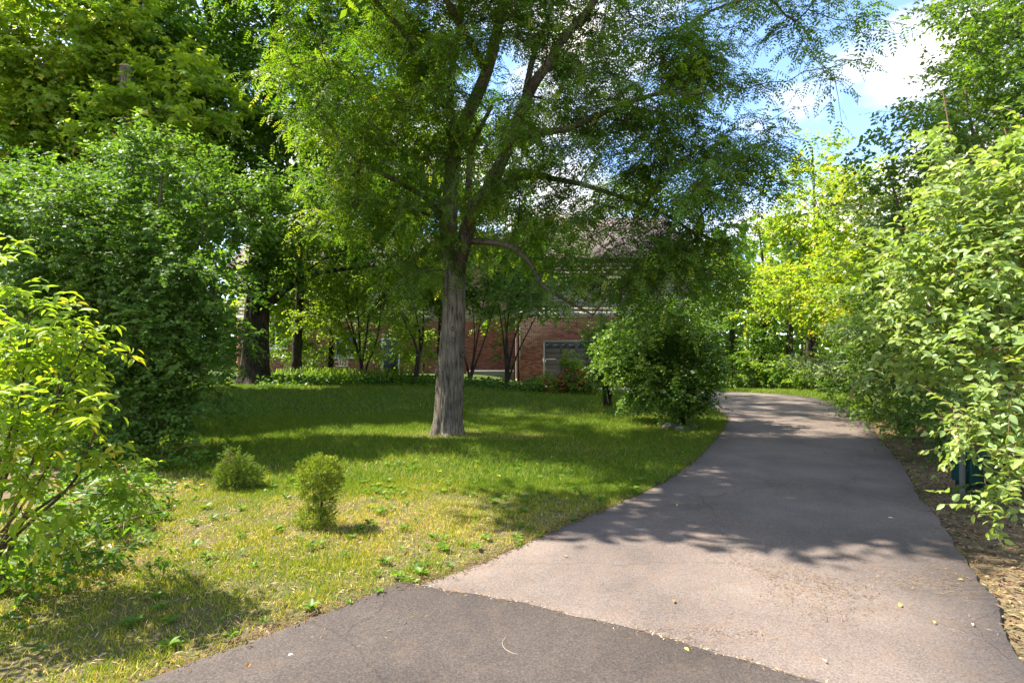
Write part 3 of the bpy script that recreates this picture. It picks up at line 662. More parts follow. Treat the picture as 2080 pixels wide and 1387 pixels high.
def tilt_stems(base, tops, r0, r1, n=14, wob=.12):
    out = []
    for t in tops:
        b = base + np.append(R.normal(0, .06, 2), -.03); m = (b + t) / 2 + np.append(R.normal(0, wob, 2), 0.15)
        out.append(stem_path([b, b * .7 + m * .3 + [0, 0, .1], m, t], r0 * (.75 + .5 * R.random()), r1, n))
    return out

# dark oak on the left
ob = foot(-9.05, 20.); ob[2] -= .05
st = [pth([(516, 790, 20), (518, 740, 20), (521, 660, 20), (523, 590, 20), (530, 450, 20), (545, 250, 20), (560, 100, 20), (566, -80, 20), (570, -260, 20)], 50, .50, .14, .9, .75)]
st.append(pth([(530, 640, 20), (560, 605, 19.8), (600, 575, 19.6), (660, 552, 19.3), (760, 540, 19)], 20, .17, .04))
st.append(pth([(525, 560, 20), (580, 480, 20), (660, 420, 20), (760, 370, 20)], 20, .18, .05))
st.append(pth([(540, 300, 20), (480, 180, 20), (430, 60, 20), (400, -80, 20)], 20, .2, .06))
plant('oak_tree', 'massive dark trunked oak at the back left of the lawn', 'tree', ob, st,
      [pb(560, 160, 20, 3.2, 3, 2.4), pb(430, 60, 19.5, 2.6, 2.5, 2.2), pb(720, 340, 20, 2.8, 2.5, 1.5), pb(560, 430, 19, 1.8, 2, 1.0), pb(760, 120, 21, 2.6, 2.5, 2.5), pb(600, -160, 20, 5, 4, 2.5, .5), pb(640, 540, 19, 1.9, 1.5, .55, 1.4), pb(480, 500, 18.5, 1.3, 1.3, .9), pb(700, 450, 18.5, 2.0, 1.6, .9, 1.2)],
      (.17, .12), T_DIA, M['oak'], M['dark_bark'], dens=.62, size=1.0, ntw=8, nlf=9, sides=26, ridge=.10, rtip=.012, step=.7)

# slender conifer with whorl stubs next to the oak
pbs = pfoot(603, 21.5); st = [pth([(600, 775, 21.5), (604, 700, 21.5), (609, 600, 21.5), (612, 480, 21.5), (614, 300, 21.5)], 40, .19, .09, 1, .3)]
st[0] = (st[0][0], st[0][1] * (1 + .18 * (np.arange(40) % 5 == 0)))
pr = thing('spruce_tree', 'slender dark conifer with bare ringed trunk right of the oak', 'tree', pbs)
V, F = tubeVF(*st[0], 14, .04); np_mesh('trunk', V, F, M['dark_bark'], pr, smooth=True, origin=pbs)
C, O = blob_points([pb(640, 480, 21, 2.0, 1.6, .9), pb(600, 380, 21.5, 1.8, 1.6, 1.0), pb(700, 590, 20.5, 1.6, 1.2, .45), pb(580, 560, 21, 1.3, 1.2, .6), pb(620, 200, 21.5, 1.5, 1.5, 1.5)], .9)
V, F = grow(st, C, rtip=.008, sag=-.05); np_mesh('branches', V, F, M['dark_bark'], pr, smooth=True, origin=pbs, kind='stuff')
Lf, tw = sprays(C, O * [1, 1, .2], .9, 7, 7, .26, .05, droop=.45, flat=.3, up=1.0); V, F, ti = leafVF(needles(Lf, 14, .07, .012), T_TRI)
np_mesh('crown', V, F, M['darkneedle'], pr, ti, origin=pbs, kind='stuff')

# yellow-green maple above the left shrub, and its neighbours
mb = foot(-11.0, 16.0)
st = [pth([(245, 795, 16), (245, 600, 16), (250, 400, 16), (262, 200, 16), (280, 40, 16), (285, -150, 16)], 40, .24, .06, 1, .3)]
st.append(pth([(248, 450, 16), (160, 300, 15.5), (100, 180, 15.2)], 16, .1, .03)); st.append(pth([(255, 380, 16), (330, 280, 15.6), (420, 200, 15.2)], 16, .1, .025))
plant('maple_tree', 'tall maple with glowing yellow green leaves in the upper left corner', 'tree', mb, st,
      [pb(110, 130, 15.4, 2.2, 1.9, 1.7), pb(290, 130, 15.8, 1.7, 1.8, 1.6), pb(410, 210, 15.2, 1.2, 1.4, 1.1), pb(40, 300, 15, 1.6, 1.5, 1.2), pb(290, 270, 14.2, 1.7, 1.3, .85, 1.3), pb(170, 10, 15.8, 1.9, 1.8, 1.2), pb(-60, 120, 15, 1.6, 1.6, 2), pb(250, -160, 16, 2.8, 2.2, 1.5, .5)],
      (.16, .14), T_LOBE, M['maple'], M['limb_bark'], dens=1.45, size=.72, ntw=7, nlf=8, rtip=.007, young=.5, tbias=.10, droop=.3, keep=lambda C: ~((C[:, 0] / C[:, 1] * FPX + 1040 > 330) & ((EYE - C[:, 2]) / C[:, 1] * FPX + 712 < 100)))
b = foot(-11.2, 17.0)  # added tree, mostly out of sight, placed to throw shade on the back lawn
plant('broadleaf_tree', 'big tree added to shade the back lawn, filling the gaps behind the yellow green maple', 'tree', b, [stem_path([b - [0, 0, .05], b + [.2, 0, 4], b + [.1, .2, 9.5]], .28, .06, 24, 1, .4)],
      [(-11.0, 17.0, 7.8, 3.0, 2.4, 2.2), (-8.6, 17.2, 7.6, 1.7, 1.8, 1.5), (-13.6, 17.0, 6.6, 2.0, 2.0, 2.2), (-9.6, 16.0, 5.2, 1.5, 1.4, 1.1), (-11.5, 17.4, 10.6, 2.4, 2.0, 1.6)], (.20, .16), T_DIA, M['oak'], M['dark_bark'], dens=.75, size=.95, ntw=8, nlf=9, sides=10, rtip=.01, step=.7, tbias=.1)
sx, sy, sz = at(257, 137, 14.4); sb = foot(sx, sy)
sn = thing('tree_snag', 'sawn off dead trunk poking out of the foliage at the upper left', 'tree', sb)
P = spline([(sx + .12, sy, .0), (sx + .05, sy, 4), (sx, sy, sz)], 30); V, F = tubeVF(P, np.linspace(.24, .150, 30), 14, .05); np_mesh('trunk', V, F, M['locust_bark'], sn, smooth=True, origin=sb)
a = np.linspace(0, 2 * np.pi, 14, endpoint=False); V = np.vstack([np.stack([sx + q * np.cos(a), sy + q * np.sin(a), np.full(14, sz + h)], 1) for q, h in ((.16, -.02), (.145, .03), (.01, .05))])
np_mesh('cut_end', V, np.array([[r * 14 + k, r * 14 + (k + 1) % 14, r * 14 + 14 + (k + 1) % 14, r * 14 + 14 + k] for r in range(2) for k in range(14)]), plain_mat('cut_wood', (.38, .27, .16), .8), sn, origin=sb)

# honeysuckle mass on the left
hb = foot(-5.4, 8.4)
tops = [at(200, 450, 8.6), at(330, 350, 8.9), at(440, 520, 8.8), at(120, 600, 8.3), at(400, 600, 8.4), at(300, 700, 8.1), at(60, 420, 8.6), at(420, 450, 9.6)]
plant('honeysuckle_shrub', 'huge dark green honeysuckle shrub at the left edge of the lawn', 'shrub', hb, tilt_stems(hb, tops, .06, .015, 16, .25),
      [pb(190, 500, 8.5, 1.4, 1.0, 1.0), pb(330, 690, 8.2, 1.0, .8, .8), pb(110, 690, 8.2, 1.2, .8, .9), pb(425, 620, 8.4, .5, .6, .65), pb(470, 430, 9.8, 1.1, .9, .6), pb(320, 360, 10.0, 1.4, 1.0, .75), pb(250, 830, 7.9, 1.0, .65, .55), pb(400, 800, 8.1, .42, .5, .6), pb(590, 390, 10.0, .6, .6, .3), pb(70, 430, 8.8, 1.2, 1, .8), pb(300, 560, 8.3, 1.2, .8, .6), pb(180, 880, 7.6, .9, .5, .35), pb(420, 720, 8.2, .45, .5, .5)],
      (.070, .050), T_DIA, M['honey'], M['twig'], dens=9.2, size=.44, ntw=7, nlf=12, part='leaves', trunk_part='stem', sides=8, ridge=.04, rtip=.004, twig_r=.003, opp=True, young=.3, droop=.2, nj=.55)

# broad trees between the lawn and the house
for (px, d), lab, bl_, r0, mat in (((893, 24.5), 'broad leafy tree standing directly behind the locust trunk', [(880, 470, 24, 2.4, 1.8, 1.6), (1040, 470, 24.5, 2.3, 1.8, 1.5), (960, 330, 24.5, 3.0, 2.2, 2.0, .7), (800, 380, 24, 2.2, 2, 1.6), (930, 590, 23.5, 1.5, 1.2, .7, 1.6), (1030, 590, 23.8, 1.3, 1.1, .7, 1.6), (1110, 610, 23.5, .8, .9, .45, 1.2), (1080, 560, 24, 1.6, 1.3, .8), (1010, 640, 24.5, 1.0, .8, .5, 1.5), (860, 640, 24, 1.0, .8, .8, 1.5), (1120, 500, 24, 1.4, 1.3, .9)], .18, 'hedge'),
                                   ((672, 24.0), 'leafy tree behind the slender conifer, hiding the left part of the house', [(660, 520, 23.5, 1.8, 1.6, 1.3), (620, 590, 23.8, 1.9, 1.2, .75, 1.7), (740, 585, 23.6, 1.8, 1.2, .75, 1.7), (850, 580, 23.4, 1.3, 1.2, .75, 1.7), (540, 600, 24, 1.0, 1.0, .8, 1.5), (770, 520, 23.5, 1.6, 1.6, 1.2), (700, 640, 23.2, 1.2, 1.0, .8), (600, 640, 24, 1.2, 1.0, .9), (800, 620, 23.5, 1.2, 1.0, .8), (560, 560, 24, 1.5, 1.3, 1.2), (690, 400, 24, 2.2, 2, 1.6, .7), (730, 690, 23.5, .9, .7, .5, 1.6), (620, 700, 23.8, .8, .7, .6, 1.6), (840, 700, 23.4, .8, .7, .55, 1.6), (560, 650, 24.2, .9, .8, .7, 1.4)], .13, 'maple')):
    b = pfoot(px, d)
    plant('broadleaf_tree', lab, 'tree', b, [stem_path([b - [0, 0, .05], at(px + 4, 600, d), at(px, bl_[0][1] - 60, d)], r0, .04, 24, 1, .3)], [pb(*q) for q in bl_], (.15, .115), T_DIA, M[mat], M['dark_bark'], dens=1.3, size=.8, ntw=8, nlf=9, sides=9, rtip=.008, young=.5, tbias=.05, step=.6)
bk = foot(-7.4, 11.6)
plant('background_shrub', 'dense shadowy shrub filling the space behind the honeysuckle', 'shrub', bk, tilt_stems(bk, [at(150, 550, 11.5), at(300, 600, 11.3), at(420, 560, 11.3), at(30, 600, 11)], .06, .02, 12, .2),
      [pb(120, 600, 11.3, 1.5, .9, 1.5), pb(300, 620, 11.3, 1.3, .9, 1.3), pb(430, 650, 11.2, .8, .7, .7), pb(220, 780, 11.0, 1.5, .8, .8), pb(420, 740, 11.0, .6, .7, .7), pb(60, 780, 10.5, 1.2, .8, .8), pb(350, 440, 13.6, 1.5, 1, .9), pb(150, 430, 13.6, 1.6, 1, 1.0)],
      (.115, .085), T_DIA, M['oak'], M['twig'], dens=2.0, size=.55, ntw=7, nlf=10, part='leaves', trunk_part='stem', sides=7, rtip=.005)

# understory by the house
def under(px, d, tops, blobs, label, mat='maple', leaf=(.10, .075), tb=.1, name='young_tree', dens=1.9, r0=.05, group=None):
    b = pfoot(px, d)
    return plant(name, label, 'small tree', b, tilt_stems(b, [at(*t) for t in tops], r0, .015, 16, .12), [pb(*q) for q in blobs], leaf, T_DIA, M[mat], M['dark_bark'], dens=dens * 1.25, size=.55, ntw=7, nlf=9, trunk_part='stem', sides=7, ridge=.03, rtip=.006, young=.4, tbias=tb)
under(737, 20.5, [(690, 560, 20.3), (722, 560, 20.5), (755, 570, 20.5), (775, 600, 20.3), (700, 640, 20.2)], [(730, 600, 20.5, 1.1, 1.0, .7), (680, 690, 20.0, .5, .5, .3, .8), (780, 700, 20.3, .6, .5, .35, .9), (720, 715, 20.8, .5, .5, .3), (690, 560, 20.4, 1.3, 1.1, .6), (640, 640, 20.6, .8, .8, .6), (690, 650, 20.2, .9, .8, .55), (790, 640, 20.4, .7, .7, .5), (760, 540, 21, 1.2, 1, .5)], 'multi stemmed young tree with bright leaves between the conifer and the locust', group=None)
under(842, 19.6, [(835, 600, 19.6), (860, 590, 19.8), (815, 640, 19.5)], [(840, 630, 19.6, .75, .7, .6), (810, 690, 19.4, .4, .4, .4), (865, 700, 20, .3, .4, .4), (850, 690, 19.4, .6, .5, .5), (800, 570, 20, 1.2, .9, .5), (860, 560, 19.8, 1.0, .9, .5)], 'small single stemmed tree just left of the locust trunk', r0=.075)
under(955, 20.5, [(960, 620, 20.5), (985, 600, 20.6), (1005, 620, 20.4), (945, 600, 20.6)], [(975, 600, 20.5, .8, .8, .55), (1000, 640, 20.3, .55, .5, .35), (950, 540, 20.8, 1.1, .9, .6)], 'thin stemmed sapling clump just right of the locust trunk', mat='hedge', tb=.0, r0=.045)
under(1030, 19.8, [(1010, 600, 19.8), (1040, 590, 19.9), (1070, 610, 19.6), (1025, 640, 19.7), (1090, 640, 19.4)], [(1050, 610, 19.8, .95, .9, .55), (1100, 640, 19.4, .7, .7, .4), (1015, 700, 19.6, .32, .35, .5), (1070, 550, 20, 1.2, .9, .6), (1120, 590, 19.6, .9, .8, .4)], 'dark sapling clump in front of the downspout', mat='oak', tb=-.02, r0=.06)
def bush(name, label, px, d, tops, blobs, mat, leaf, dens, size=.4, ntw=7, nlf=10, r0=.03, tmpl=T_DIA, tb=0, young=.3, **k):
    b = pfoot(px, d)
    return plant(name, label, 'shrub', b, tilt_stems(b, [at(*t) for t in tops], r0, .008, 12, .1), [pb(*q) for q in blobs], leaf, tmpl, M[mat], k.pop('bark', M['twig']), dens=dens, size=size, ntw=ntw, nlf=nlf, part='leaves', trunk_part='stem', sides=6, ridge=.03, rtip=.004, young=young, tbias=tb, **k)
bush('foundation_shrub', 'round bushy shrub under the white window at far left', 575, 27, [(560, 700, 27), (590, 710, 27)], [(565, 715, 27, .9, .8, .7), (610, 725, 26.5, .7, .6, .5)], 'hedge', (.10, .07), 2.5, .4)

bush('foundation_shrub', 'leafy shrub against the brick between the slender conifer and the garden chair', 648, 27, [(640, 690, 27), (660, 700, 27)], [(645, 700, 27, .8, .7, .9), (620, 670, 27, .6, .6, .6)], 'maple', (.13, .09), 1.6, .45)
bush('foundation_shrub', 'tall leafy shrub against the brick beside the multi stemmed tree', 765, 26.5, [(750, 680, 26.5), (780, 690, 26.5)], [(765, 690, 26.5, .9, .7, .9), (735, 660, 26.5, .6, .6, .6), (810, 680, 26.5, .7, .6, .8)], 'hedge', (.13, .09), 1.6, .45)
bush('foundation_shrub', 'leafy shrub against the brick just left of the locust trunk', 858, 26, [(850, 680, 26), (868, 690, 26)], [(855, 680, 26, .6, .6, .8), (840, 720, 26, .7, .6, .4)], 'maple', (.13, .09), 1.6, .45)
# azalea with red flowers
ab = bush('azalea_bush', 'low azalea bush with red flowers in front of the garage door', 1155, 20., [(1130, 760, 20), (1165, 745, 20), (1185, 770, 20)], [(1120, 782, 20, .62, .5, .28), (1170, 770, 19.8, .55, .5, .40), (1165, 730, 20, .32, .3, .35), (1200, 790, 19.6, .4, .4, .22)], 'maple', (.085, .045), 42, .28, tb=.02)
C, O = blob_points([pb(1165, 765, 19.7, .52, .46, .36), pb(1130, 780, 19.7, .58, .48, .26), pb(1190, 778, 19.6, .42, .4, .25)], 260, core=.95); n = len(C)
A, Nn = ortho(O + R.normal(0, .7, (n, 3)), R.normal(0, 1, (n, 3)) + [0, -1, .6])
fl = []
Lf = dict(P=np.repeat(C, 5, 0), A=None, N=None, L=np.full(n * 5, .055), W=np.full(n * 5, .045), t=np.repeat(R.random(n), 5))
a5 = np.tile(np.arange(5) * 1.257, n)[:, None]; A5 = np.repeat(A, 5, 0); N5 = np.repeat(Nn, 5, 0); B5 = np.cross(N5, A5)
Lf['A'], Lf['N'] = ortho(np.cos(a5) * N5 + np.sin(a5) * B5 + A5 * .5, A5)
V, F, ti = leafVF(Lf, T_DIA); np_mesh('flowers', V, F, M['flower'], ab, ti, origin=np.array(ab.location), kind='stuff')

bush('vase_shrub', 'dark vase shaped shrub standing behind the spreading bush by the driveway', 1237, 15.3, [(1215, 700, 15.3), (1245, 690, 15.3), (1270, 700, 15.2), (1190, 730, 15.3)], [(1240, 690, 15.3, .75, .65, .42), (1225, 750, 15.2, .42, .4, .42), (1265, 730, 15.1, .4, .4, .4)], 'oak', (.08, .05), 24, .35, r0=.04, bark=M['dark_bark'], tb=-.05)
bush('spreading_bush', 'wide spreading green bush at the inner bend of the driveway', 1385, 11.3, [(1330, 700, 11.6), (1380, 660, 11.4), (1420, 720, 11.1), (1290, 680, 12), (1440, 760, 10.8), (1350, 640, 11.7), (1400, 790, 10.9)],
     [(1310, 690, 11.9, .85, .8, .5), (1380, 680, 11.5, .75, .7, .42), (1415, 755, 11.0, .52, .55, .38), (1300, 750, 11.8, .65, .6, .36), (1390, 800, 11.0, .36, .4, .3), (1350, 640, 12, .7, .7, .28), (1455, 765, 10.9, .25, .35, .22), (1250, 720, 12.3, .42, .5, .42), (1385, 845, 10.9, .34, .34, .22), (1340, 800, 11.3, .5, .5, .4), (1420, 800, 10.8, .36, .4, .35), (1290, 790, 11.9, .45, .5, .35), (1370, 740, 11.3, .7, .6, .4)], 'hedge', (.078, .048), 15, .40, ntw=8, nlf=11, r0=.03, twig_r=.003, bark=M['dark_bark'])
# ------------------------------------------------------------------ the right side
bt = [((1650, 24), 'bright green maple rising behind the bend of the driveway', 'maple', [(1640, 430, 22, 1.6, 1.6, 1.9), (1610, 600, 21.5, 2.0, 1.5, 1.3), (1690, 560, 20.5, 1.5, 1.4, 1.6), (1660, 330, 22, 1.0, 1.0, 1.0)], .12, 1650, 300, .16),
      ((1735, 17.5), 'golden tipped young maple leaning out over the right verge', 'goldmaple', [(1740, 420, 17, 1.4, 1.3, 1.3), (1700, 580, 16.5, 1.3, 1.2, 1.0), (1790, 560, 16, 1.2, 1.2, 1.2), (1745, 680, 15.5, .9, 1.0, .7)], .12, 1745, 350, .11),
      ((1540, 27), 'mid green tree left of the bright maple behind the driveway', 'hedge', [(1535, 560, 27, 1.9, 1.8, 1.9), (1500, 680, 26, 2.0, 1.5, 1.1), (1590, 660, 26, 1.5, 1.3, 1.3)], .10, 1540, 450, .16),
      ((1430, 34), 'hazy distant tree showing over the spreading bush', 'hedge', [(1430, 600, 34, 2.0, 2.0, 1.9, .7), (1380, 650, 34, 2.0, 2.0, 1.5, .8), (1470, 690, 33, 1.8, 1.6, 1.2)], .16, 1430, 520, .14),
      ((1330, 36), 'leafy tree behind the right end of the house', 'maple', [(1330, 560, 36, 3.0, 2.5, 2.6, .8), (1290, 440, 37, 2.6, 2.5, 2.5, .6)], .04, 1330, 420, .2)]
for (px, d), lab, mat, bl_, tb, tx, ty, r0 in bt:
    b = pfoot(px, d); st = [stem_path([b - [0, 0, .05], (b + at(tx, ty, d)) / 2 + [R.normal(0, .2), 0, 0], at(tx, ty, d)], r0, .03, 24, 1, .3)]
    plant('maple_tree' if 'maple' in mat else 'broadleaf_tree', lab, 'tree', b, st, [pb(*q) for q in bl_], (.15, .12) if d > 19 else (.12, .10), T_DIA, M[mat], M['dark_bark'], dens=1.0 if d > 19 else 1.7, size=.75, ntw=8, nlf=9, sides=9, rtip=.008, young=.6, tbias=tb, step=.6)
# bare dark trunks in the wood edge
for (px, d, ty, r, lab) in ((1604, 25, 480, .16, 'dark straight trunk in the wood edge, the thicker one'), (1645, 24, 470, .11, 'slim dark trunk standing right of the thicker one'), (1626, 26, 560, .06, 'pale thin sapling trunk between the two dark trunks'), (1487, 27, 640, .13, 'dark trunk just right of the spreading bush')):
    b = pfoot(px, d); t = thing('tree', lab, 'tree', b)
    P, r_ = stem_path([b - [0, 0, .05], at(px + R.normal(0, 5), 650, d), at(px + R.normal(0, 9), ty, d)], r, r * .55, 20, 1, .3)
    V, F = tubeVF(P, r_, 9, .05); np_mesh('trunk', V, F, M['dark_bark'] if 'pale' not in lab else M['twig'], t, smooth=True, origin=b)
    C, O = blob_points([pb(px, ty - 10, d, 1.3, 1.2, .8)], 1.3); V, F = grow([(P, r_)], C, rtip=.007); np_mesh('branches', V, F, M['dark_bark'], t, smooth=True, origin=b, kind='stuff')
    Lf, _ = sprays(C, O, .6, 6, 7, .14, .10); V, F, ti = leafVF(Lf, T_DIA); np_mesh('crown', V, F, M['hedge'], t, ti, origin=b, kind='stuff')

# verge undergrowth, each bush its own
ug = [(1490, 23.4, 1.0, 1.5, 'hedge', 'leafy shrub at the left end of the far verge'), (1540, 23.0, 1.0, 1.7, 'maple', 'bright shrub along the far verge, under the mid green tree'), (1590, 22.4, 1.0, 1.5, 'hedge', 'bluish green shrub before the dark trunks'), (1640, 21.2, 1.0, 1.4, 'maple', 'broad leaved shrub at the foot of the bright maple'), (1695, 19.0, 1.0, 1.3, 'hedge', 'rounded shrub where the verge starts to curve'), (1440, 26.0, 1.2, 1.6, 'maple', 'pale lit shrub just visible right of the spreading bush')]
for px, d, rw, h, mat, lab in ug:
    d += 1.3; b = pfoot(px, d); z = b[2]
    plant('verge_shrub', lab, 'shrub', b, tilt_stems(b, [b + [R.normal(0, .3), R.normal(0, .2), h] for _ in range(3)], .02, .006, 10, .1), [(b[0], b[1], z + h * .5, rw, .6, h * .5), (b[0] + .5, b[1] - .2, z + h * .35, rw * .5, .5, h * .4)], (.12, .085), T_DIA, M[mat], M['twig'], dens=4.2, size=.4, ntw=6, nlf=9, part='leaves', trunk_part='stem', sides=5, rtip=.004, group='shrubs along the far verge')
# dark hedge bushes along the right edge
rh = [(1755, 13.0, [(1755, 720, 13, .9, .9, .8), (1790, 640, 12.5, .9, .9, .8), (1745, 790, 12.6, .65, .6, .45)], 'hedge', 'leafy bush beside the sunlit stretch of driveway'),
      (1815, 10.3, [(1830, 700, 10, .9, .8, .9), (1850, 600, 9.8, .8, .8, .8), (1800, 790, 10, .6, .6, .5), (1850, 840, 9.4, .55, .5, .35)], 'hedge', 'dense dark bush in the middle of the right hand hedge'),
      (1905, 8.0, [(1930, 740, 7.8, .7, .6, .75), (1960, 620, 7.6, .8, .7, .8), (1890, 830, 7.8, .45, .4, .45), (1960, 870, 7.4, .45, .4, .3)], 'honey', 'shaded bush behind the green utility box')]
for px, d, bl_, mat, lab in rh:
    b = pfoot(px + 25, d + .3)
    plant('hedge_bush', lab, 'bush', b, tilt_stems(b, [at(*q[:3]) for q in bl_], .04, .012, 12, .15), [pb(*q) for q in bl_], (.065, .045), T_DIA, M[mat], M['twig'], dens=7.5, size=.42, ntw=7, nlf=11, part='leaves', trunk_part='stem', sides=6, rtip=.004, twig_r=.003, group='bushes in the right hand hedge')
for px, d, bl_, mat, lab in ((2010, 5.6, [(1985, 880, 5.9, .36, .36, .22), (2055, 960, 5.3, .34, .36, .26), (2030, 860, 5.6, .4, .4, .3)], 'honey', 'low shaded bush over the green utility box'),):
    b = pfoot(px + 60, d + .2)
    plant('hedge_bush', lab, 'bush', b, tilt_stems(b, [at(*q[:3]) for q in bl_], .03, .01, 12, .1), [pb(*q) for q in bl_], (.060, .042), T_DIA, M[mat], M['twig'], dens=16, size=.3, ntw=7, nlf=10, part='leaves', trunk_part='stem', sides=6, rtip=.003, twig_r=.0025, group='bushes in the right hand hedge')
# tall blue-green spruce
def spruce(root, base, h, rmax, whorl, nb, mat, bark, trunk_r, sh, nn, nl, nw, zmin=.6, dens=1.0, lean=(0, 0)):
    P = np.array([[base[0] + lean[0] * t, base[1] + lean[1] * t, base[2] - .05 + h * t] for t in np.linspace(0, 1, 30)])
    V, F = tubeVF(P, np.linspace(trunk_r, trunk_r * .12, 30), 10, .04); np_mesh('trunk', V, F, bark, root, smooth=True, origin=base)
    br = []; SP = []; SA = []; ST = []
    z = zmin
    while z < h * .985:
        f = 1 - z / h; ln = rmax * (f ** .8) * (.8 + .3 * R.random())
        for k in range(nb):
            a = k * 6.283 / nb + z * 2.3 + R.normal(0, .25); l = ln * (.75 + .4 * R.random())
            d = np.array([math.cos(a), math.sin(a), 0]); s = np.linspace(0, 1, 7)[:, None]; o = np.array([base[0] + lean[0] * z / h, base[1] + lean[1] * z / h, base[2] + z])
            Q = o + d * l * s + np.array([0, 0, 1]) * (l * (.10 - .55 * s ** 1.4 + .36 * s ** 3)); br.append(tubeVF(Q, np.linspace(.012 + .012 * l, .004, 7) * (sh / .16) ** .5, 5))
            sd = np.array([-d[1], d[0], 0]); m = max(3, int(l / (sh * .55) * dens))
            for q in range(m):
                t = .12 + .88 * (q + R.random()) / m; c = np.array([np.interp(t, s[:, 0], Q[:, i]) for i in range(3)])
                tl = (1 - t * .75) * l * .42 + sh * .5
                for sg in (-1, 1):
                    ax = unit(d * .75 + sd * sg * .8 + np.array([0, 0, -.22]) + R.normal(0, .12, 3)); w = max(1, int(tl / (sh * .75)))
                    for e in range(w):
                        SP.append(c + ax * tl * e / w + [0, 0, -.12 * tl * (e / w) ** 2]); SA.append(ax + R.normal(0, .22, 3)); ST.append(.15 + .5 * e / w * t + .3 * R.random())
                SP.append(c); SA.append(d + R.normal(0, .15, 3)); ST.append(.3 + .3 * R.random())
        z += whorl * (.85 + .3 * R.random())
    V, F = join(br); np_mesh('branches', V, F, bark, root, smooth=True, origin=base, kind='stuff')
    SP = np.array(SP); A, Nn = ortho(np.array(SA), R.normal(0, .3, SP.shape) + [0, 0, 1.]); n = len(SP)
    Lf = dict(P=SP, A=A, N=Nn, L=sh * (.8 + .5 * R.random(n)), W=np.zeros(n), t=np.array(ST))
    V, F, ti = leafVF(needles(Lf, nn, nl, nw), T_TRI); np_mesh('crown', V, F, mat, root, ti, origin=base, kind='stuff'); print('spruce shoots', n)
spb = foot(10.0, 10.6); sp = thing('spruce_tree', 'tall blue green spruce in the upper right corner', 'tree', spb)
spruce(sp, spb, 15.5, 3.9, .62, 8, M['spruce'], M['dark_bark'], .24, .24, 9, .08, .04, zmin=1.2, dens=.8)
# tall shrub tree with small leaves in front of the spruce
hb2 = foot(6.3, 6.9)
plant('buckthorn_tree', 'tall small leaved shrub tree in front of the spruce with twigs against the sky', 'tree', hb2, tilt_stems(hb2, [at(2000, 300, 6.8), at(1900, 330, 6.8), at(1800, 330, 6.7), at(2060, 150, 6.9), at(1960, 180, 6.8)], .05, .012, 16, .2),
      [pb(1990, 260, 6.9, .75, .7, .6), pb(1890, 330, 6.8, .5, .6, .45), pb(2060, 420, 6.7, .7, .7, .7), pb(1800, 260, 6.6, .42, .4, .32, .55), pb(1770, 330, 6.5, .35, .4, .2, .5), pb(2070, 130, 6.9, .6, .6, .6), pb(1900, 470, 6.9, .6, .6, .5), pb(1960, 130, 6.9, .35, .4, .35, .6), pb(2150, 260, 6.8, .6, .6, 1.0), pb(1990, 40, 7.2, .55, .5, .55), pb(2070, -20, 7.2, .6, .6, .6), pb(1930, 200, 7.0, .45, .4, .5), pb(1850, 400, 7.0, .5, .45, .45)],
      (.064, .040), T_DIA, M['hedge'], M['twig'], dens=12, size=.36, ntw=6, nlf=10, part='leaves', trunk_part='stem', sides=7, rtip=.003, twig_r=.0025, tbias=.0)

# green utility box half buried in the shrubs
ubx = foot(4.93, 6.05); ub = thing('utility_box', 'dark green utility box with grey post under the shrubs by the driveway', 'utility box', ubx)
gm = plain_mat('green_paint', (.012, .070, .060), .45, .1, 20)
box('cabinet', (-.16, .20, -.14, .14, .10, .36), gm, ub, bev=.015); box('lid', (-.18, .22, -.16, .16, .362, .41), gm, ub, bev=.015)
box('plinth', (-.13, .17, -.11, .11, -.05, .099), plain_mat('dark_plinth', (.03, .03, .03), .8), ub); box('post', (-.24, -.20, -.12, -.08, -.05, .56), plain_mat('grey_post', (.20, .19, .17), .7), ub, bev=.006)

# ------------------------------------------------------------------ near shrubs at both edges
rb = foot(3.95, 3.95)
tops = [at(2000, 520, 4.2), at(1925, 330, 4.5), at(1915, 185, 4.5), at(2060, 800, 3.8), at(1990, 700, 4.2), at(1880, 640, 4.6), at(2075, 380, 4.1), at(2040, 260, 4.2), at(2060, 1030, 3.5), at(1800, 720, 4.9), at(1960, 880, 4.0)]
plant('pale_leaved_shrub', 'sunlit shrub with pale oval leaves and long shoots at the right edge', 'shrub', rb, tilt_stems(rb, tops, .016, .004, 18, .12),
      [pb(2010, 540, 4.2, .55, .45, .55), pb(1920, 480, 4.5, .38, .35, .5), pb(2060, 790, 3.8, .35, .35, .42), pb(1970, 690, 4.2, .42, .4, .35), pb(2075, 1030, 3.5, .16, .25, .28), pb(1880, 640, 4.6, .35, .35, .3), pb(2110, 420, 4.0, .5, .4, .7), pb(1950, 350, 4.4, .25, .25, .3), pb(1830, 730, 4.8, .30, .3, .18), pb(2020, 880, 3.8, .26, .3, .22), pb(1918, 260, 4.5, .07, .07, .32, 5), pb(2010, 330, 4.3, .10, .1, .28, 2.5), pb(1780, 640, 4.9, .16, .16, .12, 2), pb(1800, 560, 4.9, .25, .25, .28, .8), pb(2000, 930, 3.9, .18, .2, .14)],
      (.066, .036), T_ROUND, M['dogwood'], M['shoot'], dens=34, size=.34, ntw=5, nlf=10, part='leaves', trunk_part='stem', sides=6, ridge=.02, rtip=.0022, twig_r=.0022, opp=True, single=300, rest=T_OVAL, mul=3.0, droop=.12, flat=.75, young=.45, up=.8, nj=.45, tbias=.02)
lb = foot(-3.35, 3.55)
tops = [at(60, 640, 3.7), at(180, 680, 3.5), at(40, 820, 3.4), at(200, 860, 3.4), at(90, 960, 3.3), at(10, 560, 3.8), at(190, 960, 3.3), at(40, 1080, 3.2), at(120, 760, 3.5)]
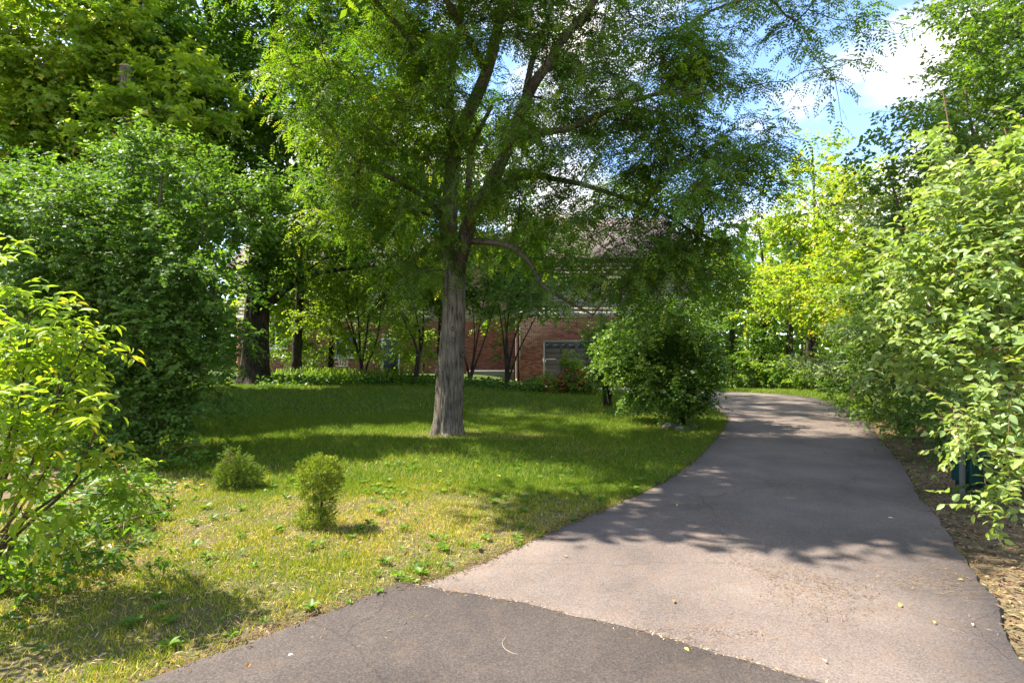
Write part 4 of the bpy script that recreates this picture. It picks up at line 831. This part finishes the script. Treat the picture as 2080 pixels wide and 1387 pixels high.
plant('cherry_sapling', 'glowing yellow green sapling with long pointed leaves at the left edge', 'shrub', lb, tilt_stems(lb, tops, .018, .004, 18, .10),
      [pb(70, 670, 3.7, .34, .35, .20), pb(160, 690, 3.5, .14, .2, .09), pb(60, 830, 3.4, .36, .35, .20), pb(190, 840, 3.4, .14, .2, .06), pb(110, 960, 3.35, .32, .3, .22), pb(20, 560, 3.8, .18, .2, .2, .6), pb(40, 1080, 3.2, .22, .24, .16, .8), pb(-60, 800, 3.4, .25, .4, .4, .5), pb(170, 1000, 3.4, .16, .2, .16), pb(10, 980, 3.2, .2, .25, .25, .6), pb(90, 750, 3.55, .25, .25, .12)],
      (.086, .031), T_LANCE, M['cherry'], M['twig'], dens=60, size=.25, ntw=5, nlf=8, part='leaves', trunk_part='stem', sides=6, ridge=.02, rtip=.0022, twig_r=.002, single=300, rest=T_OVAL, mul=2.2, droop=.35, flat=.55, young=.6, up=.9, nj=.4, tbias=.06)
# tall weeds under the left edge
wb = foot(-3.0, 3.9)
plant('weed_patch', 'low leafy weeds at the foot of the yellow green sapling', 'weeds', wb, tilt_stems(wb, [wb + [R.normal(0, .3), R.normal(0, .25), .35] for _ in range(6)], .006, .002, 8, .05),
      [(-3.0, 3.75, .16, .55, .5, .16), (-3.6, 5.0, .2, .5, .6, .2), (-3.3, 4.4, .2, .4, .4, .2)], (.07, .03), T_DIA, M['cover'], M['shoot'], dens=45, size=.2, ntw=5, nlf=7, part='leaves', trunk_part='stem', sides=5, rtip=.002)
gc = foot(-4.6, 7.4)
plant('weed_patch', 'dark leafy weeds along the foot of the honeysuckle shrub', 'weeds', gc, tilt_stems(gc, [gc + [R.normal(0, .5), R.normal(0, .3), .3] for _ in range(6)], .006, .002, 8, .05),
      [(-4.9, 7.2, .13, .9, .45, .14), (-4.3, 7.8, .13, .6, .5, .14), (-5.4, 6.6, .16, .7, .5, .16), (-4.2, 6.0, .1, .5, .5, .1, .4)], (.075, .045), T_DIA, M['cover'], M['shoot'], dens=26, size=.24, ntw=5, nlf=7, part='leaves', trunk_part='stem', sides=5, rtip=.002)

# two little conifers on the lawn
def conifer_mound(t, c, blobs, h, dens, tb):
    P = np.array([[c[0] + .01 * math.sin(k), c[1], c[2] - .02 + h * k / 19] for k in range(20)]); V, F = tubeVF(P, np.linspace(.014, .004, 20), 8, .05); np_mesh('trunk', V, F, M['dark_bark'], t, smooth=True, origin=c)
    C, O = blob_points(blobs, dens, core=.5); C = C + .018 * np.sin(C[:, [1, 2, 0]] * 48); n = len(C)
    V, F = grow([(P, np.full(20, .01))], C[::14], rtip=.0012, step=.05, jit=.01); np_mesh('branches', V, F, M['dark_bark'], t, smooth=True, origin=c, kind='stuff')
    A, Nn = ortho(O + R.normal(0, .45, (n, 3)) + [0, 0, .2], R.normal(0, 1, (n, 3)))
    V, F, ti = leafVF(needles(dict(P=C, A=A, N=Nn, L=np.full(n, .046), W=np.zeros(n), t=.22 + tb + .5 * R.random(n)), 16, .020, .0052), T_TRI)
    np_mesh('crown', V, F, M['conifer'], t, ti, origin=c, kind='stuff')
c1 = pfoot(480, 6.2); t = thing('dwarf_conifer', 'dull green dwarf conifer with a brown bare patch, the left one on the lawn', 'small conifer', c1, 'dwarf conifers on the lawn')
conifer_mound(t, c1, [(c1[0], c1[1], .20, .17, .16, .17), (c1[0] - .10, c1[1], .13, .17, .15, .11), (c1[0] + .11, c1[1], .14, .16, .15, .12), (c1[0] - .03, c1[1] - .05, .36, .08, .08, .09), (c1[0], c1[1], .08, .24, .2, .07)], .40, 26000, -.12)
C, O = blob_points([(c1[0] - .01, c1[1] - .13, .33, .05, .03, .07)], 60000, core=.4); n = len(C); A, Nn = ortho(O + R.normal(0, .5, (n, 3)) + [0, -.6, .3], R.normal(0, 1, (n, 3)))
V, F, ti = leafVF(needles(dict(P=C, A=A, N=Nn, L=np.full(n, .04), W=np.zeros(n), t=.1 + .3 * R.random(n)), 12, .02, .005), T_TRI); np_mesh('bare_patch', V, F, M['litter'], t, ti, origin=c1, kind='stuff')
c2 = pfoot(652, 4.85); t = thing('dwarf_conifer', 'sunlit topiary like dwarf conifer with a round head, nearest the driveway', 'small conifer', c2, 'dwarf conifers on the lawn')
conifer_mound(t, c2, [(c2[0] - .005, c2[1], .455, .165, .15, .115, .85), (c2[0] - .07, c2[1], .30, .10, .09, .055, .8), (c2[0] + .09, c2[1], .33, .08, .07, .045, .8), (c2[0] + .04, c2[1] - .03, .21, .10, .08, .05, .8), (c2[0] - .05, c2[1], .16, .08, .08, .05, .8), (c2[0] - .04, c2[1], .07, .16, .13, .06, .8)], .57, 82000, .08)

# marker stake
kb = foot(-2.83, 3.9)
V, F = tubeVF([kb + [0, 0, -.05], kb + [-.005, 0, .15], kb + [-.012, 0, .36]], [.007, .007, .006], 6)
tag(np_mesh('marker_stake', V, F, plain_mat('weathered_stake', (.42, .42, .34), .8), smooth=True), 'thin pale stake stuck in the grass by the left sapling', 'stake')

# ------------------------------------------------------------------ garden bed, flowers, stones
def straps(name, label, cat, base, n, h, spread, w, mat, group=None, rad=.25):
    P = np.repeat(base[None], n, 0) + np.stack([R.normal(0, rad, n), R.normal(0, rad * .6, n), np.zeros(n) - .01], 1)
    a = R.random(n) * 6.283; lean = spread * (.3 + R.random(n)); hh = h * (.6 + .5 * R.random(n)); D = np.stack([np.cos(a), np.sin(a), np.zeros(n)], 1)
    Vs = []
    for s, ww, dz in ((0, .8, 0), (.4, 1, .5), (.75, .8, .85), (1, .08, .9)):
        c = P + D * (lean * s ** 1.8)[:, None] + np.array([0, 0, 1]) * (hh * dz)[:, None]; sd = np.stack([-D[:, 1], D[:, 0], np.zeros(n)], 1) * w * ww / 2
        Vs += [c - sd, c + sd]
    V = np.stack(Vs, 1).reshape(-1, 3); F = (np.array([[0, 1, 3, 2], [2, 3, 5, 4], [4, 5, 7, 6]])[None] + (np.arange(n) * 8)[:, None, None]).reshape(-1, 4)
    o = np_mesh(name, V - base, F, mat, tint=np.repeat(R.random(n), 8)); o.location = base; return tag(o, label, cat, group)
k = 0
names = ['left of', 'right of']
for px, d, lab in ((575, 20.6, 'spiky daylily clump between oak and slender conifer'), (628, 21.0, 'daylily clump just right of the slender conifer'), (650, 20.8, 'second daylily clump right of the slender conifer'), (672, 20.6, 'third daylily clump right of the slender conifer'), (695, 20.4, 'daylily clump in front of the garden chair'), (715, 20.2, 'daylily clump touching the multi stemmed tree'), (755, 20.3, 'daylily clump right of the multi stemmed tree'), (785, 20.2, 'daylily clump midway along the garden bed'), (815, 20.1, 'daylily clump left of the single stemmed tree')):
    straps('daylily_clump', lab, 'daylily', pfoot(px, d), 130, .62, .35, .022, M['strap'], 'daylily clumps in the garden bed', .30)
for px, d, lab in ((1085, 20.5, 'upright bluish iris clump at the brick corner'), (1128, 21.5, 'iris clump in front of the garage door frame'), (1310, 14.0, 'grassy iris clump between the two driveway bushes')):
    straps('iris_clump', lab, 'iris', pfoot(px, d), 60, .62, .22, .03, M['iris'], 'iris clumps by the driveway bushes', .16)
n = 5200; x = R.uniform(-8.6, 1.0, n); y = 18.9 + R.random(n) * 1.7 + .3 * np.sin(x); z = terr(x, y) + R.random(n) ** 1.2 * .30 * ss(0, .5, y - 18.8)
A, Nn = ortho(R.normal(0, 1, (n, 3)) * [1, 1, .4], R.normal(0, .45, (n, 3)) + [0, -.3, 1.])
V, F, ti = leafVF(dict(P=np.stack([x, y, z + .03], 1), A=A, N=Nn, L=.12 * (.6 + .7 * R.random(n)), W=.085 * (.6 + .7 * R.random(n)), t=R.random(n) * .8), T_DIA)
np_mesh('ground_cover', V, F, M['cover'], None, ti, kind='stuff')
st_m = plain_mat('grey_stone', (.20, .17, .15), .9, .3, 8, bump=.8)
import bmesh
for px, d, r, lab in ((1362, 10.9, .13, 'flat brownish stone under the spreading bush'), (1384, 10.6, .10, 'rounded grey stone at the lawn edge beside the bush'), (1408, 11.0, .08, 'small stone nearest the driveway edge by the bush')):
    bm = bmesh.new(); bmesh.ops.create_icosphere(bm, subdivisions=3, radius=1)
    for v in bm.verts:
        q = v.co.copy(); f = 1 + .3 * (fbm(q.x * 1.5 + px, q.y * 1.5 + q.z * 2, 3) - .5); v.co = Vector((q.x * r * 1.3 * f, q.y * r * f, q.z * r * .7 * f))
    me = bpy.data.meshes.new('stone'); bm.to_mesh(me); bm.free(); me.materials.append(st_m)
    o = bpy.data.objects.new('stone', me); COL.objects.link(o); o.location = pfoot(px, d) + [0, 0, r * .3]; tag(o, lab, 'stone', 'stones under the spreading bush')
fm = leaf_mat('dandelion_petal', [(0, (.75, .36, .02)), (1, (.85, .50, .03))], .3, tcol=(1, 1, .6))
for px, py, lab in ((1013, 978, 'orange yellow dandelion right of the locust trunk'), (893, 968, 'dandelion in the sunny strip before the locust'), (408, 997, 'dandelion left of the dull dwarf conifer'), (437, 962, 'dandelion almost touching the dull dwarf conifer')):
    d = 1733 / (py - 712); b = pfoot(px, d); q = thing('dandelion', lab, 'flower', b, 'dandelions in the lawn')
    V, F = tubeVF([[0, 0, 0], [.004, 0, .03], [.006, 0, .065]], [.0025, .0022, .002], 5); np_mesh('stalk', V, F, M['strap'], q, tint=np.full(len(V), .5))
    m = 26; a = np.arange(m) * 2.4; A, Nn = ortho(np.stack([np.cos(a), np.sin(a), .15 + .5 * (np.arange(m) / m)], 1), np.tile([0, 0, 1.], (m, 1)))
    V, F, ti = leafVF(dict(P=np.tile([.006, 0, .065], (m, 1)), A=A, N=Nn, L=np.full(m, .022), W=np.full(m, .008), t=R.random(m)), T_DIA); np_mesh('flower_head', V, F, fm, q, ti)

# ------------------------------------------------------------------ grass, litter
def scatter(n, x0, x1, y0, y1, dens):
    x = R.uniform(x0, x1, n); y = R.uniform(y0, y1, n); k = ~on_drive(x, y); x, y = x[k], y[k]
    k = R.random(len(x)) < dens(x, y); return x[k], y[k]
def blades(x, y, h, w, tri=True):
    n = len(x); lu = lush(x, y); a = R.random(n) * 6.283
    z = terr(x, y) - .004; P = np.stack([x, y, z], 1); D = np.stack([np.cos(a), np.sin(a), np.zeros(n)], 1)
    hh = h * (.45 + .8 * R.random(n)) * (.65 + .5 * lu); ln = hh * (.25 + .9 * R.random(n)); b = R.random(n) * 6.283
    sd = np.stack([np.cos(b), np.sin(b), np.zeros(n)], 1) * (w * (.7 + .6 * R.random(n)) / 2)[:, None]
    up = np.array([0, 0, 1.])
    t = np.clip(.66 - .46 * lu + R.normal(0, .13, n) + .35 * (R.random(n) < .10 + .22 * (1 - lu)) + .10 * (fbm(x * .8 + 40, y * .8, 3) - .5), 0, 1)
    tip = P + D * ln[:, None] + up * hh[:, None]
    if tri:
        V = np.stack([P - sd, P + sd, tip], 1).reshape(-1, 3); F = np.arange(n * 3).reshape(-1, 3); return V, F, np.repeat(t, 3)
    mid = P + D * (ln * .3)[:, None] + up * (hh * .62)[:, None]
    V = np.stack([P - sd, P + sd, mid - sd * .7, mid + sd * .7, tip], 1).reshape(-1, 3)
    F = (np.array([[0, 1, 3], [0, 3, 2], [2, 3, 4]])[None] + (np.arange(n) * 5)[:, None, None]).reshape(-1, 3); return V, F, np.repeat(t, 5)
Vs = []; Fs = []; Ts = []; c = 0
clump = lambda x, y: .5 * ss(.38, .62, fbm(x * 5, y * 5 + 7, 3)) + .25 * ss(.4, .6, fbm(x * 14 + 3, y * 14, 2)) + .06
for (n, b, h, w, tri, dn) in ((560000, (-5, 1.6, 2.0, 6.6), .044, .0055, True, lambda x, y: np.clip(.12 + lush(x, y), 0, 1) * (.12 + clump(x, y) * 1.5) * .8),
                              (170000, (-7.5, 4.6, 6.4, 13), .065, .009, True, lambda x, y: .04 + .96 * lush(x, y)),
                              (80000, (-13, 5.2, 13, 22), .075, .016, True, lambda x, y: .3 + .7 * lush(x, y)),
                              (34000, (4.5, 12.5, 11.5, 25), .085, .016, True, lambda x, y: lush(x, y) + .2),
                              (26000, (2.2, 7.5, 1.5, 12), .05, .007, True, lambda x, y: .04 + .45 * ss(.55, .7, fbm(x * 2, y * 2, 3)))):
    x, y = scatter(n, *b, dn); V, F, t_ = blades(x, y, h, w, tri); Vs.append(V); Fs.append(F + c); Ts.append(t_); c += len(V)
np_mesh('grass', np.concatenate(Vs), np.concatenate(Fs), M['grass'], None, np.concatenate(Ts), kind='stuff')
# broad-leaved lawn weeds
x, y = scatter(1500, -5, 2.2, 2.2, 8.5, lambda x, y: .25 + .6 * ss(.5, .62, fbm(x * 1.6 + 3, y * 1.6, 3))); n = len(x); m = 7
a = np.tile(np.arange(m) * .9, n) + R.random(n * m); P = np.stack([np.repeat(x, m), np.repeat(y, m), np.repeat(terr(x, y), m) + .012 + .02 * R.random(n * m)], 1)
A, Nn = ortho(np.stack([np.cos(a), np.sin(a), .25 + .4 * R.random(n * m)], 1), np.tile([0, 0, 1.], (n * m, 1)) + R.normal(0, .25, (n * m, 3)))
sc = np.repeat(.6 + .9 * R.random(n), m); V, F, ti = leafVF(dict(P=P, A=A, N=Nn, L=.045 * sc, W=.026 * sc, t=.3 + .6 * R.random(n * m)), T_OVAL)
np_mesh('lawn_weeds', V, F, M['cover'], None, ti, kind='stuff')
# dry litter on soil, along the edges and on the drive
def litter(name, x, y, zoff, L, Wd, t0=.0, t1=1.):
    n = len(x); a = R.random(n) * 6.283; A, Nn = ortho(np.stack([np.cos(a), np.sin(a), R.normal(0, .16, n)], 1), R.normal(0, .25, (n, 3)) + [0, 0, 1.])
    P = np.stack([x, y, terr(x, y) + zoff + R.random(n) * .008], 1); s = .5 + R.random(n)
    V, F, ti = leafVF(dict(P=P, A=A, N=Nn, L=L * s, W=Wd * (.5 + R.random(n)), t=np.clip(t0 + (t1 - t0) * R.random(n), 0, 1)), T_DIA); return np_mesh(name, V, F, M['litter'], None, ti, kind='stuff')
x, y = scatter(60000, -5, 2, 2, 8, lambda x, y: np.clip(.95 - lush(x, y), 0.05, 1) * .6)
litter('dead_grass', x, y, .008, .05, .006, .25, 1.)
x, y = scatter(70000, 2.2, 8.5, 1.5, 14, lambda x, y: np.clip(1 - edge_dist(x, y) / 2.2, .12, 1))
litter('leaf_litter', x, y, .008, .045, .013, .0, .8)
i = R.integers(60, 330, 4200); e = ELj[i] + R.normal(0, .04, (4200, 2)) + np.array([-.03, .02]); litter('edge_debris', e[:, 0], e[:, 1], .022, .030, .007, .0, .4)
n = 28000; i = R.integers(70, 330, n); f = np.clip(R.beta(2.2, 1.5, n), .02, .99)[:, None]; q = ELj[i] * (1 - f) + ERj[i] * f
k = R.random(n) < ss(.46, .64, fbm(q[:, 0] * 1.1 + 8, q[:, 1] * 1.1, 4)); q = q[k]; litter('pine_needles', q[:, 0], q[:, 1], .021, .034, .0028, .0, .7)
i = np.clip((R.random(420) ** 1.0 * 90).astype(int), 0, 89); q = sm[i] + R.normal(0, .022, (420, 2)); litter('seam_debris', q[:, 0], q[:, 1], .024, .022, .006, .2, 1)
# single fallen leaves and twigs one can make out on the asphalt
fl_m = [leaf_mat('fallen_leaf_yellow', [(0, (.45, .34, .06)), (1, (.55, .45, .12))], .2), leaf_mat('fallen_leaf_brown', [(0, (.20, .09, .04)), (1, (.30, .16, .07))], .1), leaf_mat('fallen_leaf_pale', [(0, (.55, .50, .40)), (1, (.62, .58, .48))], .1)]
for px, py, L, mi, lab in ((1368, 1220, .06, 1, 'brown curled leaf on the sunlit asphalt'), (1375, 1026, .06, 0, 'small yellow leaf in the shaded drive near the lawn'), (1826, 1233, .07, 0, 'green yellow leaf pair on the drive to the right'), (1678, 1348, .05, 2, 'pale leaf scrap near the bottom of the drive'), (1974, 1268, .045, 2, 'white petal near the right edge of the drive'), (1958, 1180, .05, 0, 'yellow leaf at the shade edge near the right verge'), (585, 1333, .035, 2, 'pale scrap on the dark asphalt at lower left'), (500, 1359, .06, 1, 'narrow brown leaf on the dark asphalt at lower left'), (1390, 1318, .05, 0, 'yellow leaf lying on the asphalt seam'), (1804, 1053, .06, 2, 'pale leaf in the shaded drive to the right'), (1898, 1268, .05, 0, 'small golden leaf below the shade edge'), (1145, 1130, .05, 1, 'dark bit of leaf at the shade tip')):
    d = (EYE - .02) * FPX / (py - 712); p = pfoot(px, d); a = R.random() * 6.28
    L *= .68
    A, Nn = ortho(np.array([[math.cos(a), math.sin(a), .12]]), np.array([[R.normal(0, .3), R.normal(0, .3), 1.]]))
    V, F, ti = leafVF(dict(P=np.zeros((1, 3)), A=A, N=Nn, L=np.array([L]), W=np.array([L * .5]), t=np.array([R.random()])), T_LANCE)
    o = np_mesh('fallen_leaf', V, F, fl_m[mi], None, ti); o.location = p + [0, 0, .028]; tag(o, lab, 'leaf', 'fallen leaves on the driveway')
P = np.array([[(x - 1040) * 1.478 / (y - 712), 1.478 * FPX / (y - 712), .029] for x, y in ((1027, 1297), (1020, 1308), (1026, 1320), (1040, 1328), (1052, 1331))])
V, F = tubeVF(spline(P, 14), np.full(14, .0013), 5); tag(np_mesh('fallen_twig', V, F, plain_mat('dry_stalk', (.40, .32, .24), .8)), 'thin pale curved twig on the dark asphalt', 'twig')

# ------------------------------------------------------------------ far woods all round
def woods():
    n = 42000
    a = R.uniform(-math.pi, math.pi, n); fr = np.abs(a) < 1.25
    rad = R.uniform(46, 66, n); hmax = 7.5 + 6 * fbm(a * 7 + 20, a * 0 + 3, 3)
    h = hmax * R.random(n) ** 1.15
    x = np.sin(a) * rad; y = np.cos(a) * rad; P = np.stack([x, y, h], 1)
    A, Nn = ortho(R.normal(0, 1, (n, 3)), R.normal(0, .7, (n, 3)) + [0, 0, .8])
    return leafVF(dict(P=P, A=A, N=Nn, L=1.1 * (.5 + R.random(n)), W=.9 * (.5 + R.random(n)), t=R.random(n)), T_DIA)
V, F, ti = woods(); np_mesh('far_woods', V, F, M['oak'], None, ti, kind='stuff')
tot = sum(len(o.data.loop_triangles) if o.data.loop_triangles else sum(1 for _ in ()) for o in S.objects if o.type == 'MESH')
acc = {}
for o in S.objects:
    if o.type == 'MESH':
        me = o.data
        acc[me.name] = len(me.loops) - 2 * len(me.polygons)
print('TRIS', sum(acc.values()), sorted(acc.items(), key=lambda t: -t[1])[:22])
